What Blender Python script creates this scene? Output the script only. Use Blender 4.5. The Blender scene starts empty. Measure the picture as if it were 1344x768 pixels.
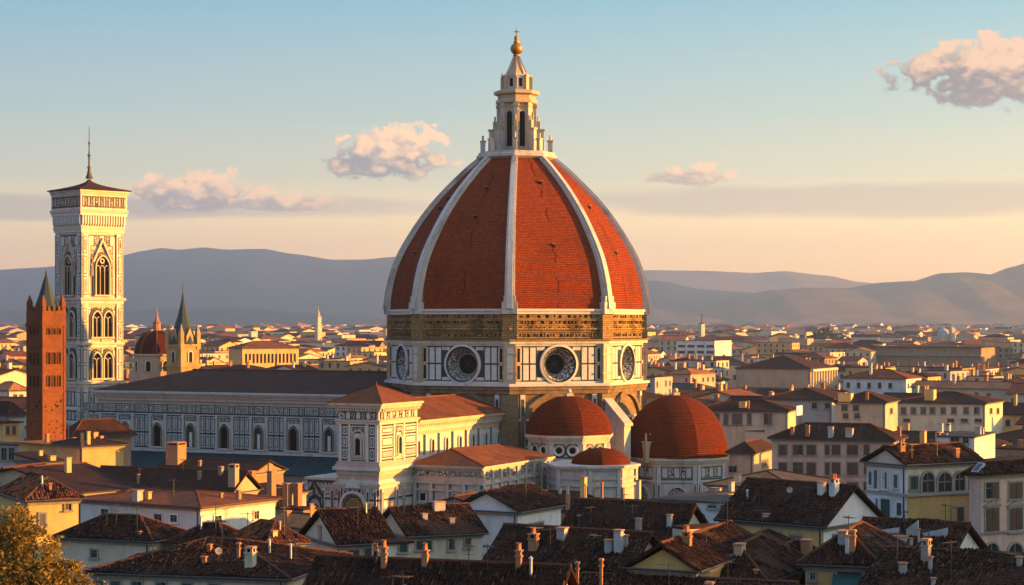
import bpy, math, random
from math import sin, cos, pi, radians as R
from mathutils import Vector, Matrix
from mathutils.bvhtree import BVHTree
random.seed(11)
sc = bpy.context.scene
COL = sc.collection
# ------------------------------------------------------------------ camera
F = 2550.0; HX = 672.0; HY = 425.0; CH = 38.0
cd = bpy.data.cameras.new('camera'); cam = bpy.data.objects.new('camera', cd); COL.objects.link(cam)
cam.location = (0, 0, CH); cam.rotation_euler = (R(90), 0, 0)
cd.sensor_width = 36; cd.lens = 36 * F / 1344; cd.shift_y = (HY - 384) / 1344.0
cd.clip_start = 1; cd.clip_end = 60000
sc.camera = cam
# ------------------------------------------------------------------ sun, sky, exposure
SUN_AZ = 87.0      # degrees to the right of the direction "towards the camera"
SUN_EL = 7.0
sd = Vector((sin(R(SUN_AZ)) * cos(R(SUN_EL)), -cos(R(SUN_AZ)) * cos(R(SUN_EL)), sin(R(SUN_EL))))
sl = bpy.data.lights.new('sun', 'SUN'); sl.energy = 5.0; sl.angle = R(0.5); sl.color = (1.0, 0.43, 0.068)
sun = bpy.data.objects.new('sun', sl); COL.objects.link(sun)
sun.rotation_euler = sd.to_track_quat('Z', 'Y').to_euler()
sc.view_settings.view_transform = 'Standard'; sc.view_settings.look = 'None'
sc.view_settings.exposure = 2.3; sc.view_settings.gamma = 1; sc.view_settings.use_curve_mapping = False
sc.cycles.max_bounces = 5; sc.cycles.diffuse_bounces = 2; sc.cycles.glossy_bounces = 2
sc.cycles.transmission_bounces = 2; sc.cycles.volume_bounces = 0; sc.cycles.transparent_max_bounces = 6
sc.cycles.caustics_reflective = False; sc.cycles.caustics_refractive = False
sc.cycles.use_denoising = True


class NT:
    def __init__(s, tree):
        s.t = tree; s.t.nodes.clear()
    def n(s, typ, ins=None, **kw):
        nd = s.t.nodes.new('ShaderNode' + typ)
        for k, v in kw.items(): setattr(nd, k, v)
        for k, v in (ins or {}).items():
            sk = nd.inputs[k]
            if isinstance(v, bpy.types.NodeSocket): s.t.links.new(v, sk)
            else: sk.default_value = v
        return nd
    def math(s, op, a, b=None, c=None, clamp=False):
        nd = s.t.nodes.new('ShaderNodeMath'); nd.operation = op; nd.use_clamp = clamp
        for i, v in enumerate((a, b, c)):
            if v is None: continue
            if isinstance(v, bpy.types.NodeSocket): s.t.links.new(v, nd.inputs[i])
            else: nd.inputs[i].default_value = v
        return nd.outputs[0]
    def mix(s, f, a, b, mode='MIX'):
        nd = s.t.nodes.new('ShaderNodeMix'); nd.data_type = 'RGBA'; nd.blend_type = mode
        for i, v in ((0, f), (6, a), (7, b)):
            if isinstance(v, bpy.types.NodeSocket): s.t.links.new(v, nd.inputs[i])
            else: nd.inputs[i].default_value = (v if i == 0 else (tuple(v) + (1,))[:4])
        return nd.outputs[2]
    def ss(s, x, a, b):
        nd = s.n('MapRange', {0: x, 1: a, 2: b, 3: 0.0, 4: 1.0}, interpolation_type='SMOOTHSTEP'); return nd.outputs[0]
    def ramp(s, fac, stops):
        nd = s.n('ValToRGB', {0: fac}); e = nd.color_ramp.elements
        while len(e) < len(stops): e.new(0.5)
        for el, (p, c) in zip(e, stops): el.position = p; el.color = (tuple(c) + (1,))[:4]
        return nd.outputs[0]


w = bpy.data.worlds.new('World'); sc.world = w; w.use_nodes = True
T = NT(w.node_tree)
sky = T.n('TexSky', sky_type='NISHITA', sun_disc=False, sun_elevation=R(SUN_EL), sun_rotation=R(180 - SUN_AZ),
          altitude=60, air_density=1.0, dust_density=1.2, ozone_density=1.6)
tc = T.n('TexCoord'); sp = T.n('SeparateXYZ', {0: tc.outputs['Generated']})
el = T.math('ARCSINE', sp.outputs[2]); az = T.math('ARCTAN2', sp.outputs[0], sp.outputs[1])
# warm twilight band low in the air, the far side a little cooler
base = sky.outputs[0]
band = T.ramp(T.math('MULTIPLY', el, 1 / 0.35), [(0.0, (2.05, 0.94, 0.31)), (0.095, (2.15, 1.20, 0.43)), (0.15, (1.80, 1.20, 0.51)), (0.215, (0.95, 0.86, 0.58)), (0.31, (0.57, 0.70, 0.63)), (0.48, (0.23, 0.52, 0.66)), (0.75, (0.34, 0.60, 0.86)), (1.0, (0.50, 0.72, 1.04))])
azf = T.math('MULTIPLY_ADD', T.math('COSINE', T.math('SUBTRACT', az, R(180 - SUN_AZ))), 0.55, 1.04)
band = T.mix(1.0, band, T.n('CombineXYZ', {0: azf, 1: T.math('MULTIPLY_ADD', azf, 0.8, 0.2), 2: T.math('MULTIPLY_ADD', azf, 0.35, 0.65)}).outputs[0], 'MULTIPLY')
bandx = T.n('VectorMath', {0: band, 'Scale': 4.3}, operation='SCALE').outputs[0]
col = T.mix(0.85, base, bandx)


def cloud(c, az0, el0, ra, re, seed, amount, thr, lit, dark, fl=1.9, ns=1.0):
    """one cloud bank of the sky: an ellipse of direction broken up by noise, flat below, brighter on its upper and sunward side"""
    x = T.math('DIVIDE', T.math('SUBTRACT', az, az0), ra); y = T.math('DIVIDE', T.math('SUBTRACT', el, el0), re)
    y2 = T.math('ADD', T.math('MAXIMUM', y, 0.0), T.math('MULTIPLY', T.math('MINIMUM', y, 0.0), fl))
    r2 = T.math('ADD', T.math('MULTIPLY', x, x), T.math('MULTIPLY', y2, y2))
    v = T.n('CombineXYZ', {0: T.math('MULTIPLY', az, 105 * ns), 1: T.math('MULTIPLY', el, 150 * ns), 2: seed})
    no = T.n('TexNoise', {'Vector': v.outputs[0], 'Scale': 1.0, 'Detail': 10.0, 'Roughness': 0.58, 'Distortion': 0.15}).outputs[0]
    d = T.math('SUBTRACT', T.math('MULTIPLY_ADD', T.math('SUBTRACT', no, 0.5), 3.0, 0.95), r2)
    soft = T.math('MULTIPLY', T.math('MINIMUM', y, 0.0), -0.35)
    mask = T.math('MULTIPLY', T.ss(d, thr, T.math('ADD', thr + 0.30, soft)), amount)
    lg = T.math('ADD', T.math('MULTIPLY_ADD', y, 0.75, T.math('MULTIPLY', x, 0.30)), T.math('MULTIPLY', T.math('SUBTRACT', no, 0.5), 2.6))
    cc = T.mix(T.ss(lg, -0.30, 0.50), dark, lit)
    return T.mix(mask, c, cc)


def A(px): return (px - HX) / F
def E(py): return (HY - py) / F
LIT = (6.0, 3.65, 2.05); DRK = (1.45, 1.42, 1.48)
# thin grey layers
for (a0, e0, ra, re, sd_, am) in ((A(1130), E(266), 0.20, 0.0105, 3.0, 0.5), (A(30), E(277), 0.13, 0.008, 9.0, 0.6), (A(330), E(272), 0.12, 0.007, 5.0, 0.45)):
    x = T.math('DIVIDE', T.math('SUBTRACT', az, a0), ra); y = T.math('DIVIDE', T.math('SUBTRACT', el, e0), re)
    v = T.n('CombineXYZ', {0: T.math('MULTIPLY', az, 16.0), 1: T.math('MULTIPLY', el, 120.0), 2: sd_})
    no = T.n('TexNoise', {'Vector': v.outputs[0], 'Scale': 1.0, 'Detail': 4.0})
    d = T.math('SUBTRACT', T.math('MULTIPLY_ADD', no.outputs[0], 1.0, 0.5), T.math('ADD', T.math('MULTIPLY', x, x), T.math('MULTIPLY', y, y)))
    col = T.mix(T.math('MULTIPLY', T.ss(d, 0.0, 0.8), am), col, (2.1, 1.85, 1.75))
col = cloud(col, A(514), E(213), 0.040, 0.0235, 1.3, 0.95, 0.2, LIT, DRK)
col = cloud(col, A(1305), E(110), 0.064, 0.024, 4.7, 0.95, 0.15, (4.6, 2.8, 1.75), (1.15, 1.02, 1.1), 1.3)
col = cloud(col, A(908), E(235), 0.028, 0.0095, 7.1, 0.9, 0.25, LIT, (2.6, 2.1, 1.7))
col = cloud(col, A(265), E(262), 0.040, 0.0165, 11.4, 0.95, 0.15, LIT, (1.9, 1.65, 1.55))
col = cloud(col, A(380), E(270), 0.036, 0.0080, 15.2, 0.9, 0.2, LIT, (2.3, 1.9, 1.7))
bg = T.n('Background', {0: col, 1: 0.053})
ow = T.n('OutputWorld', {0: bg.outputs[0]})


# ------------------------------------------------------------------ mesh building
def V(*a): return Vector(a)
def Wp(px, py, D): return Vector(((px - HX) / F * D, D, CH - (py - HY) / F * D))


class MB:
    def __init__(s):
        s.v = []; s.f = []; s.m = []; s.uv = []; s.sm = []
    def face(s, pts, m=0, uv=None, smooth=False):
        b = len(s.v); s.v.extend([tuple(p) for p in pts]); s.f.append(tuple(range(b, b + len(pts))))
        s.m.append(m); s.uv.append(uv); s.sm.append(smooth)
    def grid(s, rows, m=0, uvs=None, smooth=True, flip=False):
        b = len(s.v); nc = len(rows[0])
        for r in rows: s.v.extend([tuple(p) for p in r])
        for i in range(len(rows) - 1):
            for j in range(nc - 1):
                q = [b + i * nc + j, b + i * nc + j + 1, b + (i + 1) * nc + j + 1, b + (i + 1) * nc + j]
                uq = [uvs[i][j], uvs[i][j + 1], uvs[i + 1][j + 1], uvs[i + 1][j]] if uvs else None
                if flip: q.reverse(); uq = uq[::-1] if uq else None
                s.f.append(tuple(q)); s.m.append(m); s.uv.append(uq); s.sm.append(smooth)
    def hexa(s, b, t, m=0, top=None, bottom=True):
        """b, t: four bottom and four top points, counter-clockwise from above"""
        n = len(b)
        for i in range(n):
            j = (i + 1) % n
            s.face([b[i], b[j], t[j], t[i]], m)
        s.face(t, m if top is None else top)
        if bottom: s.face(b[::-1], m)
    def box(s, c, sx, sy, z0, z1, rz=0.0, m=0, top=None, taper=1.0):
        ca, sa = cos(rz), sin(rz); b = []; t = []
        for (dx, dy) in ((-1, -1), (1, -1), (1, 1), (-1, 1)):
            x, y = dx * sx / 2, dy * sy / 2
            b.append(V(c[0] + x * ca - y * sa, c[1] + x * sa + y * ca, z0)); x *= taper; y *= taper
            t.append(V(c[0] + x * ca - y * sa, c[1] + x * sa + y * ca, z1))
        s.hexa(b, t, m, top)
    def lathe(s, c, prof, n, a0=0.0, m=0, smooth=False, cap=False):
        """prof: (radius, z); a0 in degrees from 'towards the camera'"""
        if smooth:
            L = [0.0]
            for i in range(1, len(prof)): L.append(L[-1] + math.hypot(prof[i][0] - prof[i - 1][0], prof[i][1] - prof[i - 1][1]))
            rm = max(p[0] for p in prof)
            rows = [[V(c[0] + r * sin(R(a0) + 2 * pi * k / n), c[1] - r * cos(R(a0) + 2 * pi * k / n), z) for k in range(n + 1)] for r, z in prof]
            uvs = [[(2 * pi * k / n * rm, l) for k in range(n + 1)] for l in L]
            s.grid(rows, m, uvs, True)
        else:
            for i in range(len(prof) - 1):
                (r0, z0), (r1, z1) = prof[i], prof[i + 1]
                for k in range(n):
                    a = R(a0) + 2 * pi * k / n; b = R(a0) + 2 * pi * (k + 1) / n
                    p = lambda r, z, q: V(c[0] + r * sin(q), c[1] - r * cos(q), z)
                    pts = [p(r0, z0, a), p(r0, z0, b), p(r1, z1, b), p(r1, z1, a)]
                    if r1 < 1e-4: pts = pts[:3]
                    elif r0 < 1e-4: pts = [pts[0], pts[2], pts[3]]
                    s.face(pts, m)
        if cap:
            r, z = prof[-1]
            s.face([V(c[0] + r * sin(R(a0) + 2 * pi * k / n), c[1] - r * cos(R(a0) + 2 * pi * k / n), z) for k in range(n)], m)
    def tube(s, a, b, r, m=0, n=5, r2=None):
        a = Vector(a); b = Vector(b); d = (b - a)
        if d.length < 1e-6: return
        d.normalize(); x = d.orthogonal().normalized(); y = d.cross(x); r2 = r if r2 is None else r2
        A_ = [a + (x * cos(2 * pi * k / n) + y * sin(2 * pi * k / n)) * r for k in range(n)]
        B_ = [b + (x * cos(2 * pi * k / n) + y * sin(2 * pi * k / n)) * r2 for k in range(n)]
        s.hexa(A_, B_, m)
    def ball(s, c, r, m=0, n=10, sz=1.0):
        s.lathe(c, [(max(1e-5, r * sin(pi * i / n)), c[2] - r * sz * cos(pi * i / n)) for i in range(n + 1)], n + 4, 0, m, True)
    def build(s, name, mats, parent=None, label=None, loc=None):
        me = bpy.data.meshes.new(name); me.from_pydata(s.v, [], s.f)
        if not isinstance(mats, (list, tuple)): mats = [mats]
        for mt in mats: me.materials.append(mt)
        me.polygons.foreach_set('material_index', s.m); me.polygons.foreach_set('use_smooth', s.sm)
        ul = me.uv_layers.new(name='UVMap'); out = []
        vv = s.v
        for f, uv in zip(s.f, s.uv):
            if uv is not None:
                for q in uv: out.extend(q)
                continue
            p0 = vv[f[0]]; nx = ny = nz = 0.0
            for i in range(len(f)):
                a = vv[f[i]]; b = vv[f[(i + 1) % len(f)]]
                nx += (a[1] - b[1]) * (a[2] + b[2]); ny += (a[2] - b[2]) * (a[0] + b[0]); nz += (a[0] - b[0]) * (a[1] + b[1])
            l = math.sqrt(nx * nx + ny * ny + nz * nz) or 1.0; nx /= l; ny /= l; nz /= l
            h = math.hypot(nx, ny)
            if h < 1e-3:
                for i in f: out.extend((vv[i][0], vv[i][1]))
            else:
                tx, ty = -ny / h, nx / h
                bx, by, bz = -nz * ty, nz * tx, nx * ty - ny * tx
                for i in f:
                    p = vv[i]; out.extend((p[0] * tx + p[1] * ty, p[0] * bx + p[1] * by + p[2] * bz))
        ul.data.foreach_set('uv', out)
        o = bpy.data.objects.new(name, me); COL.objects.link(o)
        if parent: o.parent = parent
        if loc: o.location = loc
        if label: o['label'] = label
        return o


def thing(name, label, cat, loc=(0, 0, 0), rz=0.0, group=None):
    o = bpy.data.objects.new(name, None); COL.objects.link(o); o.empty_display_size = 1
    o.location = loc; o.rotation_euler = (0, 0, rz); o['label'] = label; o['category'] = cat
    if group: o['group'] = group
    return o
def tag(o, label, cat, group=None, kind=None):
    if label: o['label'] = label
    if cat: o['category'] = cat
    if group: o['group'] = group
    if kind: o['kind'] = kind
    return o


class FF:
    """a wall plane: o a point at its foot, u to the right as seen from outside, n outward"""
    def __init__(s, o, ang=None, u=None, n=None):
        s.o = Vector(o)
        if ang is not None: s.n = V(sin(R(ang)), -cos(R(ang)), 0); s.u = V(cos(R(ang)), sin(R(ang)), 0)
        else: s.u = Vector(u); s.n = Vector(n)
    def p(s, u, z, d=0.0): return s.o + s.u * u + s.n * d + V(0, 0, z)
    def box(s, mb, u0, u1, z0, z1, d0, d1, m=0):
        b = [s.p(u0, z0, d1), s.p(u1, z0, d1), s.p(u1, z0, d0), s.p(u0, z0, d0)]
        t = [s.p(u0, z1, d1), s.p(u1, z1, d1), s.p(u1, z1, d0), s.p(u0, z1, d0)]
        mb.hexa(b, t, m)
    def poly(s, mb, pts, d0, d1, m=0):
        """pts (u, z) counter-clockwise as seen from outside, extruded d0 to d1"""
        fr = [s.p(a, b, d1) for a, b in pts]; bk = [s.p(a, b, d0) for a, b in pts]
        mb.face(fr, m)
        for i in range(len(pts)):
            j = (i + 1) % len(pts); mb.face([bk[i], bk[j], fr[j], fr[i]], m)
    def ring(s, mb, uc, zc, r0, r1, d0, d1, m=0, a0=0.0, a1=2 * pi, n=40):
        """ring from outer radius r1 at depth d1 to inner radius r0 at depth d0 (a flat annulus when d0 == d1)"""
        uo = lambda r, a, d: s.p(uc + r * cos(a), zc + r * sin(a), d)
        rows = [[uo(r0, a0 + (a1 - a0) * k / n, d0) for k in range(n + 1)], [uo(r1, a0 + (a1 - a0) * k / n, d1) for k in range(n + 1)]]
        uv = [[((a0 + (a1 - a0) * k / n) * r1, r0) for k in range(n + 1)], [((a0 + (a1 - a0) * k / n) * r1, r1) for k in range(n + 1)]]
        mb.grid(rows, m, uv, False, flip=True)
    def holewall(s, mb, u0, u1, z0, z1, uc, zc, r, d, m=0):
        angs = [2 * pi * k / 48 for k in range(48)]
        for cu, cz in ((u0, z0), (u1, z0), (u1, z1), (u0, z1)): angs.append(math.atan2(cz - zc, cu - uc) % (2 * pi))
        angs = sorted(set(round(a, 6) for a in angs))
        def edge(a):
            c, s_ = cos(a), sin(a); k = 1e9
            if c > 1e-9: k = min(k, (u1 - uc) / c)
            if c < -1e-9: k = min(k, (u0 - uc) / c)
            if s_ > 1e-9: k = min(k, (z1 - zc) / s_)
            if s_ < -1e-9: k = min(k, (z0 - zc) / s_)
            return (uc + c * k, zc + s_ * k)
        for i, a in enumerate(angs):
            b = angs[(i + 1) % len(angs)]
            e0, e1 = edge(a), edge(b)
            mb.face([s.p(uc + r * cos(a), zc + r * sin(a), d), s.p(e0[0], e0[1], d), s.p(e1[0], e1[1], d), s.p(uc + r * cos(b), zc + r * sin(b), d)], m)
    def hit(s, px, py, off=(0, 0, 0)):
        """where the line of sight through a picture point meets this wall: (u, z)"""
        d = V((px - HX) / F, 1.0, -(py - HY) / F); c = V(0, 0, CH) - Vector(off)
        t = (s.o - c).dot(s.n) / d.dot(s.n); q = c + d * t - s.o
        return q.dot(s.u), q.z
def arch(uc, z0, w_, h, pointed=0.0, n=9):
    """outline of an arched opening, counter-clockwise from the lower left; h the springing height"""
    r = w_ / 2; pts = [(uc - r, z0), (uc + r, z0)]
    if pointed <= 0:
        for k in range(n + 1): a = pi * k / n; pts.append((uc + r * cos(a), z0 + h + r * sin(a)))
    else:
        rr = r * (1 + pointed); cx = r - rr; amax = math.acos(-cx / rr)
        for k in range(n + 1): a = amax * k / n; pts.append((uc + cx + rr * cos(a), z0 + h + rr * sin(a)))
        for k in range(n - 1, -1, -1): a = amax * k / n; pts.append((uc - cx - rr * cos(a), z0 + h + rr * sin(a)))
    return pts
def archframe(ff, mb, uc, z0, w_, h, t, d0, d1, m=0, pointed=0.0, n=9):
    o = arch(uc, z0, w_ + 2 * t, h, pointed, n); i = arch(uc, z0, w_, h, pointed, n)
    o = o[1:] + o[:1]; i = i[1:] + i[:1]
    for k in range(len(o) - 1):
        mb.face([ff.p(*i[k], d1), ff.p(*o[k], d1), ff.p(*o[k + 1], d1), ff.p(*i[k + 1], d1)], m)
        mb.face([ff.p(*o[k], d0), ff.p(*o[k + 1], d0), ff.p(*o[k + 1], d1), ff.p(*o[k], d1)], m)
        mb.face([ff.p(*i[k + 1], d0), ff.p(*i[k], d0), ff.p(*i[k], d1), ff.p(*i[k + 1], d1)], m)


# ------------------------------------------------------------------ materials
MATS = {}
def newmat(name):
    m = bpy.data.materials.new(name); m.use_nodes = True; t = NT(m.node_tree)
    return m, t
def finish(t, col, rough=0.85, bump=None, bstr=0.3, bdist=0.05, spec=0.3, metal=0.0):
    ins = {'Base Color': col if isinstance(col, bpy.types.NodeSocket) else (tuple(col) + (1,))[:4], 'Roughness': rough, 'Specular IOR Level': spec, 'Metallic': metal}
    b = t.n('BsdfPrincipled', ins)
    if bump is not None:
        bp = t.n('Bump', {'Strength': bstr, 'Distance': bdist, 'Height': bump}); t.t.links.new(bp.outputs[0], b.inputs['Normal'])
    t.n('OutputMaterial', {0: b.outputs[0]})
def uvmap(t, sx=1.0, sy=1.0):
    tc = t.n('TexCoord'); oi = t.n('ObjectInfo')
    off = t.n('CombineXYZ', {0: t.math('MULTIPLY', oi.outputs['Random'], 37.0), 1: t.math('MULTIPLY', oi.outputs['Random'], 11.0), 2: oi.outputs['Random']})
    v = t.n('VectorMath', {0: tc.outputs['UV'], 1: off.outputs[0]}, operation='ADD').outputs[0]
    return t.n('VectorMath', {0: v, 1: (sx, sy, 1)}, operation='MULTIPLY').outputs[0]
def dk(c, f): return tuple(x * f for x in c)
def lum(t, c, amt):
    """slightly lighter or darker from one object to the next"""
    oi = t.n('ObjectInfo'); f = t.math('MULTIPLY_ADD', oi.outputs['Random'], 2 * amt, 1 - amt)
    return t.n('VectorMath', {0: c, 'Scale': f}, operation='SCALE').outputs[0]

def plaster(name, c, dirt=0.55, var=0.12):
    if name in MATS: return MATS[name]
    m, t = newmat(name)
    n1 = t.n('TexNoise', {'Vector': uvmap(t, 0.25, 0.25), 'Scale': 1.0, 'Detail': 7.0, 'Roughness': 0.62}).outputs[0]
    n2 = t.n('TexNoise', {'Vector': uvmap(t, 1.3, 0.13), 'Scale': 1.0, 'Detail': 5.0, 'Roughness': 0.6}).outputs[0]
    n3 = t.n('TexNoise', {'Vector': uvmap(t, 6, 6), 'Scale': 1.0, 'Detail': 4.0}).outputs[0]
    f = t.math('MULTIPLY', t.ss(t.math('ADD', n1, t.math('MULTIPLY', n2, 0.7)), 0.72, 1.12), dirt)
    c1 = t.mix(f, c, (c[0] * 0.52, c[1] * 0.48, c[2] * 0.44))
    c2 = t.mix(t.math('MULTIPLY', t.ss(n3, 0.55, 0.75), 0.25), c1, dk(c, 0.6))
    finish(t, lum(t, c2, var), 0.9, n3, 0.15, 0.03); MATS[name] = m; return m

def tiles(name, c1, c2, c3, bw=0.27, rh=0.42, bstr=0.5):
    if name in MATS: return MATS[name]
    m, t = newmat(name); uv = uvmap(t)
    br = t.n('TexBrick', {'Vector': uv, 'Color1': c1 + (1,), 'Color2': c2 + (1,), 'Mortar': dk(c3, 0.6) + (1,), 'Scale': 1.0, 'Mortar Size': 0.03, 'Mortar Smooth': 0.6, 'Brick Width': bw, 'Row Height': rh}, offset=0.0)
    n1 = t.n('TexNoise', {'Vector': uvmap(t, 0.35, 0.22), 'Scale': 1.0, 'Detail': 8.0, 'Roughness': 0.65}).outputs[0]
    n2 = t.n('TexNoise', {'Vector': uvmap(t, 3.7, 2.3), 'Scale': 1.0, 'Detail': 5.0, 'Roughness': 0.7}).outputs[0]
    n4 = t.n('TexNoise', {'Vector': uvmap(t, 2.2, 0.3), 'Scale': 1.0, 'Detail': 4.0, 'Roughness': 0.6}).outputs[0]
    a = t.mix(t.math('MULTIPLY', t.ss(n1, 0.42, 0.66), 0.8), br.outputs[0], c3)
    a = t.mix(t.math('MULTIPLY', t.ss(n2, 0.56, 0.72), 0.6), a, dk(c2, 1.8))
    a = t.mix(t.math('MULTIPLY', t.ss(n2, 0.46, 0.32), 0.7), a, dk(c3, 0.4))
    a = t.mix(t.math('MULTIPLY', t.ss(n4, 0.58, 0.72), 0.25), a, (0.055, 0.045, 0.034))
    wv = t.n('TexWave', {'Vector': uv, 'Scale': 0.314 / bw, 'Distortion': 0.3, 'Detail': 1.0}, wave_type='BANDS', bands_direction='X')
    h = t.math('ADD', wv.outputs['Fac'], t.math('MULTIPLY', n2, 1.2))
    finish(t, lum(t, a, 0.18), 0.9, h, bstr, 0.08, 0.08); MATS[name] = m; return m

def simple(name, c, rough=0.6, noise=0.35, ns=1.5, metal=0.0, spec=0.4):
    if name in MATS: return MATS[name]
    m, t = newmat(name)
    n1 = t.n('TexNoise', {'Vector': uvmap(t, ns, ns), 'Scale': 1.0, 'Detail': 6.0, 'Roughness': 0.6}).outputs[0]
    a = t.mix(t.math('MULTIPLY', t.ss(n1, 0.4, 0.7), noise), c, dk(c, 0.5))
    finish(t, lum(t, a, 0.08), rough, n1, 0.1, 0.02, spec, metal); MATS[name] = m; return m

def bricks(name, c1, c2, mort, bw, rh, ms=0.02, stain=0.6, bstr=0.5, stc=(0.03, 0.025, 0.02)):
    if name in MATS: return MATS[name]
    m, t = newmat(name); uv = uvmap(t)
    br = t.n('TexBrick', {'Vector': uv, 'Color1': c1 + (1,), 'Color2': c2 + (1,), 'Mortar': mort + (1,), 'Scale': 1.0, 'Mortar Size': ms, 'Mortar Smooth': 0.3, 'Brick Width': bw, 'Row Height': rh})
    n1 = t.n('TexNoise', {'Vector': uvmap(t, 0.3, 0.16), 'Scale': 1.0, 'Detail': 9.0, 'Roughness': 0.68}).outputs[0]
    n2 = t.n('TexNoise', {'Vector': uvmap(t, 2.5, 2.5), 'Scale': 1.0, 'Detail': 6.0, 'Roughness': 0.7}).outputs[0]
    a = t.mix(t.math('MULTIPLY', t.ss(n1, 0.46, 0.68), stain), br.outputs[0], stc)
    a = t.mix(t.math('MULTIPLY', t.ss(n2, 0.5, 0.72), 0.45), a, dk(c2, 1.5))
    a = t.mix(t.math('MULTIPLY', t.ss(n2, 0.46, 0.34), 0.55), a, dk(c1, 0.4))
    h = t.math('ADD', t.math('MULTIPLY', br.outputs['Fac'], -1.0), t.math('MULTIPLY', n2, 0.6))
    finish(t, lum(t, a, 0.07), 0.9, h, bstr, 0.1, 0.06); MATS[name] = m; return m

def marble(name, c, dirt=0.5, dc=(0.22, 0.19, 0.15)):
    if name in MATS: return MATS[name]
    m, t = newmat(name)
    n1 = t.n('TexNoise', {'Vector': uvmap(t, 0.5, 0.14), 'Scale': 1.0, 'Detail': 8.0, 'Roughness': 0.65}).outputs[0]
    n2 = t.n('TexNoise', {'Vector': uvmap(t, 1.6, 1.6), 'Scale': 1.0, 'Detail': 7.0, 'Roughness': 0.7, 'Distortion': 0.8}).outputs[0]
    a = t.mix(t.math('MULTIPLY', t.ss(n1, 0.5, 0.74), dirt), c, dc)
    a = t.mix(t.math('MULTIPLY', t.ss(n2, 0.5, 0.75), dirt * 0.8), a, dk(c, 0.5))
    br = t.n('TexBrick', {'Vector': uvmap(t), 'Color1': (1, 1, 1, 1), 'Color2': (0.84, 0.84, 0.84, 1), 'Mortar': (0.55, 0.5, 0.45, 1), 'Scale': 1.0, 'Mortar Size': 0.015, 'Brick Width': 1.3, 'Row Height': 0.65})
    a = t.mix(0.7, a, br.outputs[0], 'MULTIPLY')
    finish(t, a, 0.55, n2, 0.2, 0.05, 0.35); MATS[name] = m; return m

WHITE = marble('white_marble', (0.53, 0.50, 0.465), 0.65)
WHITE2 = marble('grey_white_marble', (0.43, 0.41, 0.39), 0.8)
RIBM = marble('rib_marble', (0.45, 0.43, 0.40), 1.0, (0.13, 0.115, 0.10))
CREAM = marble('cream_marble', (0.47, 0.39, 0.29), 0.65)
TANM = marble('tan_marble', (0.40, 0.31, 0.20), 0.7)
PINK = marble('pink_marble', (0.50, 0.33, 0.27), 0.4)
GREEN = marble('green_marble', (0.022, 0.036, 0.037), 0.5, (0.02, 0.03, 0.03))
RAW = bricks('rough_brown_masonry', (0.25, 0.15, 0.06), (0.33, 0.21, 0.085), (0.075, 0.045, 0.022), 1.1, 0.42, 0.04, 0.75, 0.9)
BROWNST = bricks('brown_stone', (0.17, 0.115, 0.065), (0.21, 0.15, 0.085), (0.08, 0.055, 0.03), 1.4, 0.6, 0.02, 0.6)
def dome_tiles(name, k, crack, bw, rh):
    m, t = newmat(name); tc = t.n('TexCoord'); uv = tc.outputs['UV']; xy = t.n('SeparateXYZ', {0: uv})
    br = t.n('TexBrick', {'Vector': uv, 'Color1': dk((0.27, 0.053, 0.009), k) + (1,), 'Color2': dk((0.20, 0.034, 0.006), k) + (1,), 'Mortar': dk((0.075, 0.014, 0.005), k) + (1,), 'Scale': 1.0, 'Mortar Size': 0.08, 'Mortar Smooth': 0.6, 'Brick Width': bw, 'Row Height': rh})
    sc_ = lambda q, sx, sy: t.n('VectorMath', {0: q, 1: (sx, sy, 1)}, operation='MULTIPLY').outputs[0]
    n1 = t.n('TexNoise', {'Vector': sc_(uv, .22, .10), 'Scale': 1.0, 'Detail': 9.0, 'Roughness': .66}).outputs[0]
    n2 = t.n('TexNoise', {'Vector': sc_(uv, 1.7, 2.2), 'Scale': 1.0, 'Detail': 6.0, 'Roughness': .75}).outputs[0]
    n3 = t.n('TexNoise', {'Vector': sc_(uv, .9, .12), 'Scale': 1.0, 'Detail': 5.0, 'Roughness': .6}).outputs[0]
    a = t.mix(t.math('MULTIPLY', t.ss(n1, .46, .68), .7), br.outputs[0], (0.10, 0.024, 0.010))
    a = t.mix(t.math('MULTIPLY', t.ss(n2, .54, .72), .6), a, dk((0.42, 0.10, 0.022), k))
    a = t.mix(t.math('MULTIPLY', t.ss(n2, .46, .30), .8), a, (0.055, 0.009, 0.004))
    a = t.mix(t.math('MULTIPLY', t.ss(n3, .60, .74), .45), a, (0.07, 0.02, 0.01))
    # the long vertical cracks up the middle of each face
    cu = t.math('SUBTRACT', t.math('MULTIPLY', t.math('FRACT', t.math('DIVIDE', t.math('ADD', xy.outputs[0], 25.0), 50.0)), 50.0), 25.0)
    wob = t.n('TexNoise', {'Vector': sc_(uv, .0, .35), 'Scale': 1.0, 'Detail': 6.0, 'Roughness': .7}).outputs[0]
    dd = t.math('ABSOLUTE', t.math('SUBTRACT', cu, t.math('MULTIPLY_ADD', wob, 3.4, -1.7)))
    on = t.n('TexNoise', {'Vector': sc_(uv, .02, .16), 'Scale': 1.0, 'Detail': 2.0}).outputs[0]
    f = t.math('MULTIPLY', t.math('SUBTRACT', 1.0, t.ss(dd, .05, .26)), t.ss(on, .44, .54))
    a = t.mix(t.math('MULTIPLY', f, crack), a, (0.018, 0.006, 0.004))
    h = t.math('ADD', t.math('MULTIPLY', br.outputs['Fac'], -1.0), t.math('MULTIPLY', n2, 1.0))
    finish(t, a, .9, h, .9, .12, .05); return m
DOMET = dome_tiles('dome_tiles', 1.0, .8, .8, .36)
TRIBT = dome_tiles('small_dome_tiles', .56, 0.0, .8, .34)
CHURCHT = dome_tiles('church_dome_tiles', .34, 0.0, .8, .4)
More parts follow.
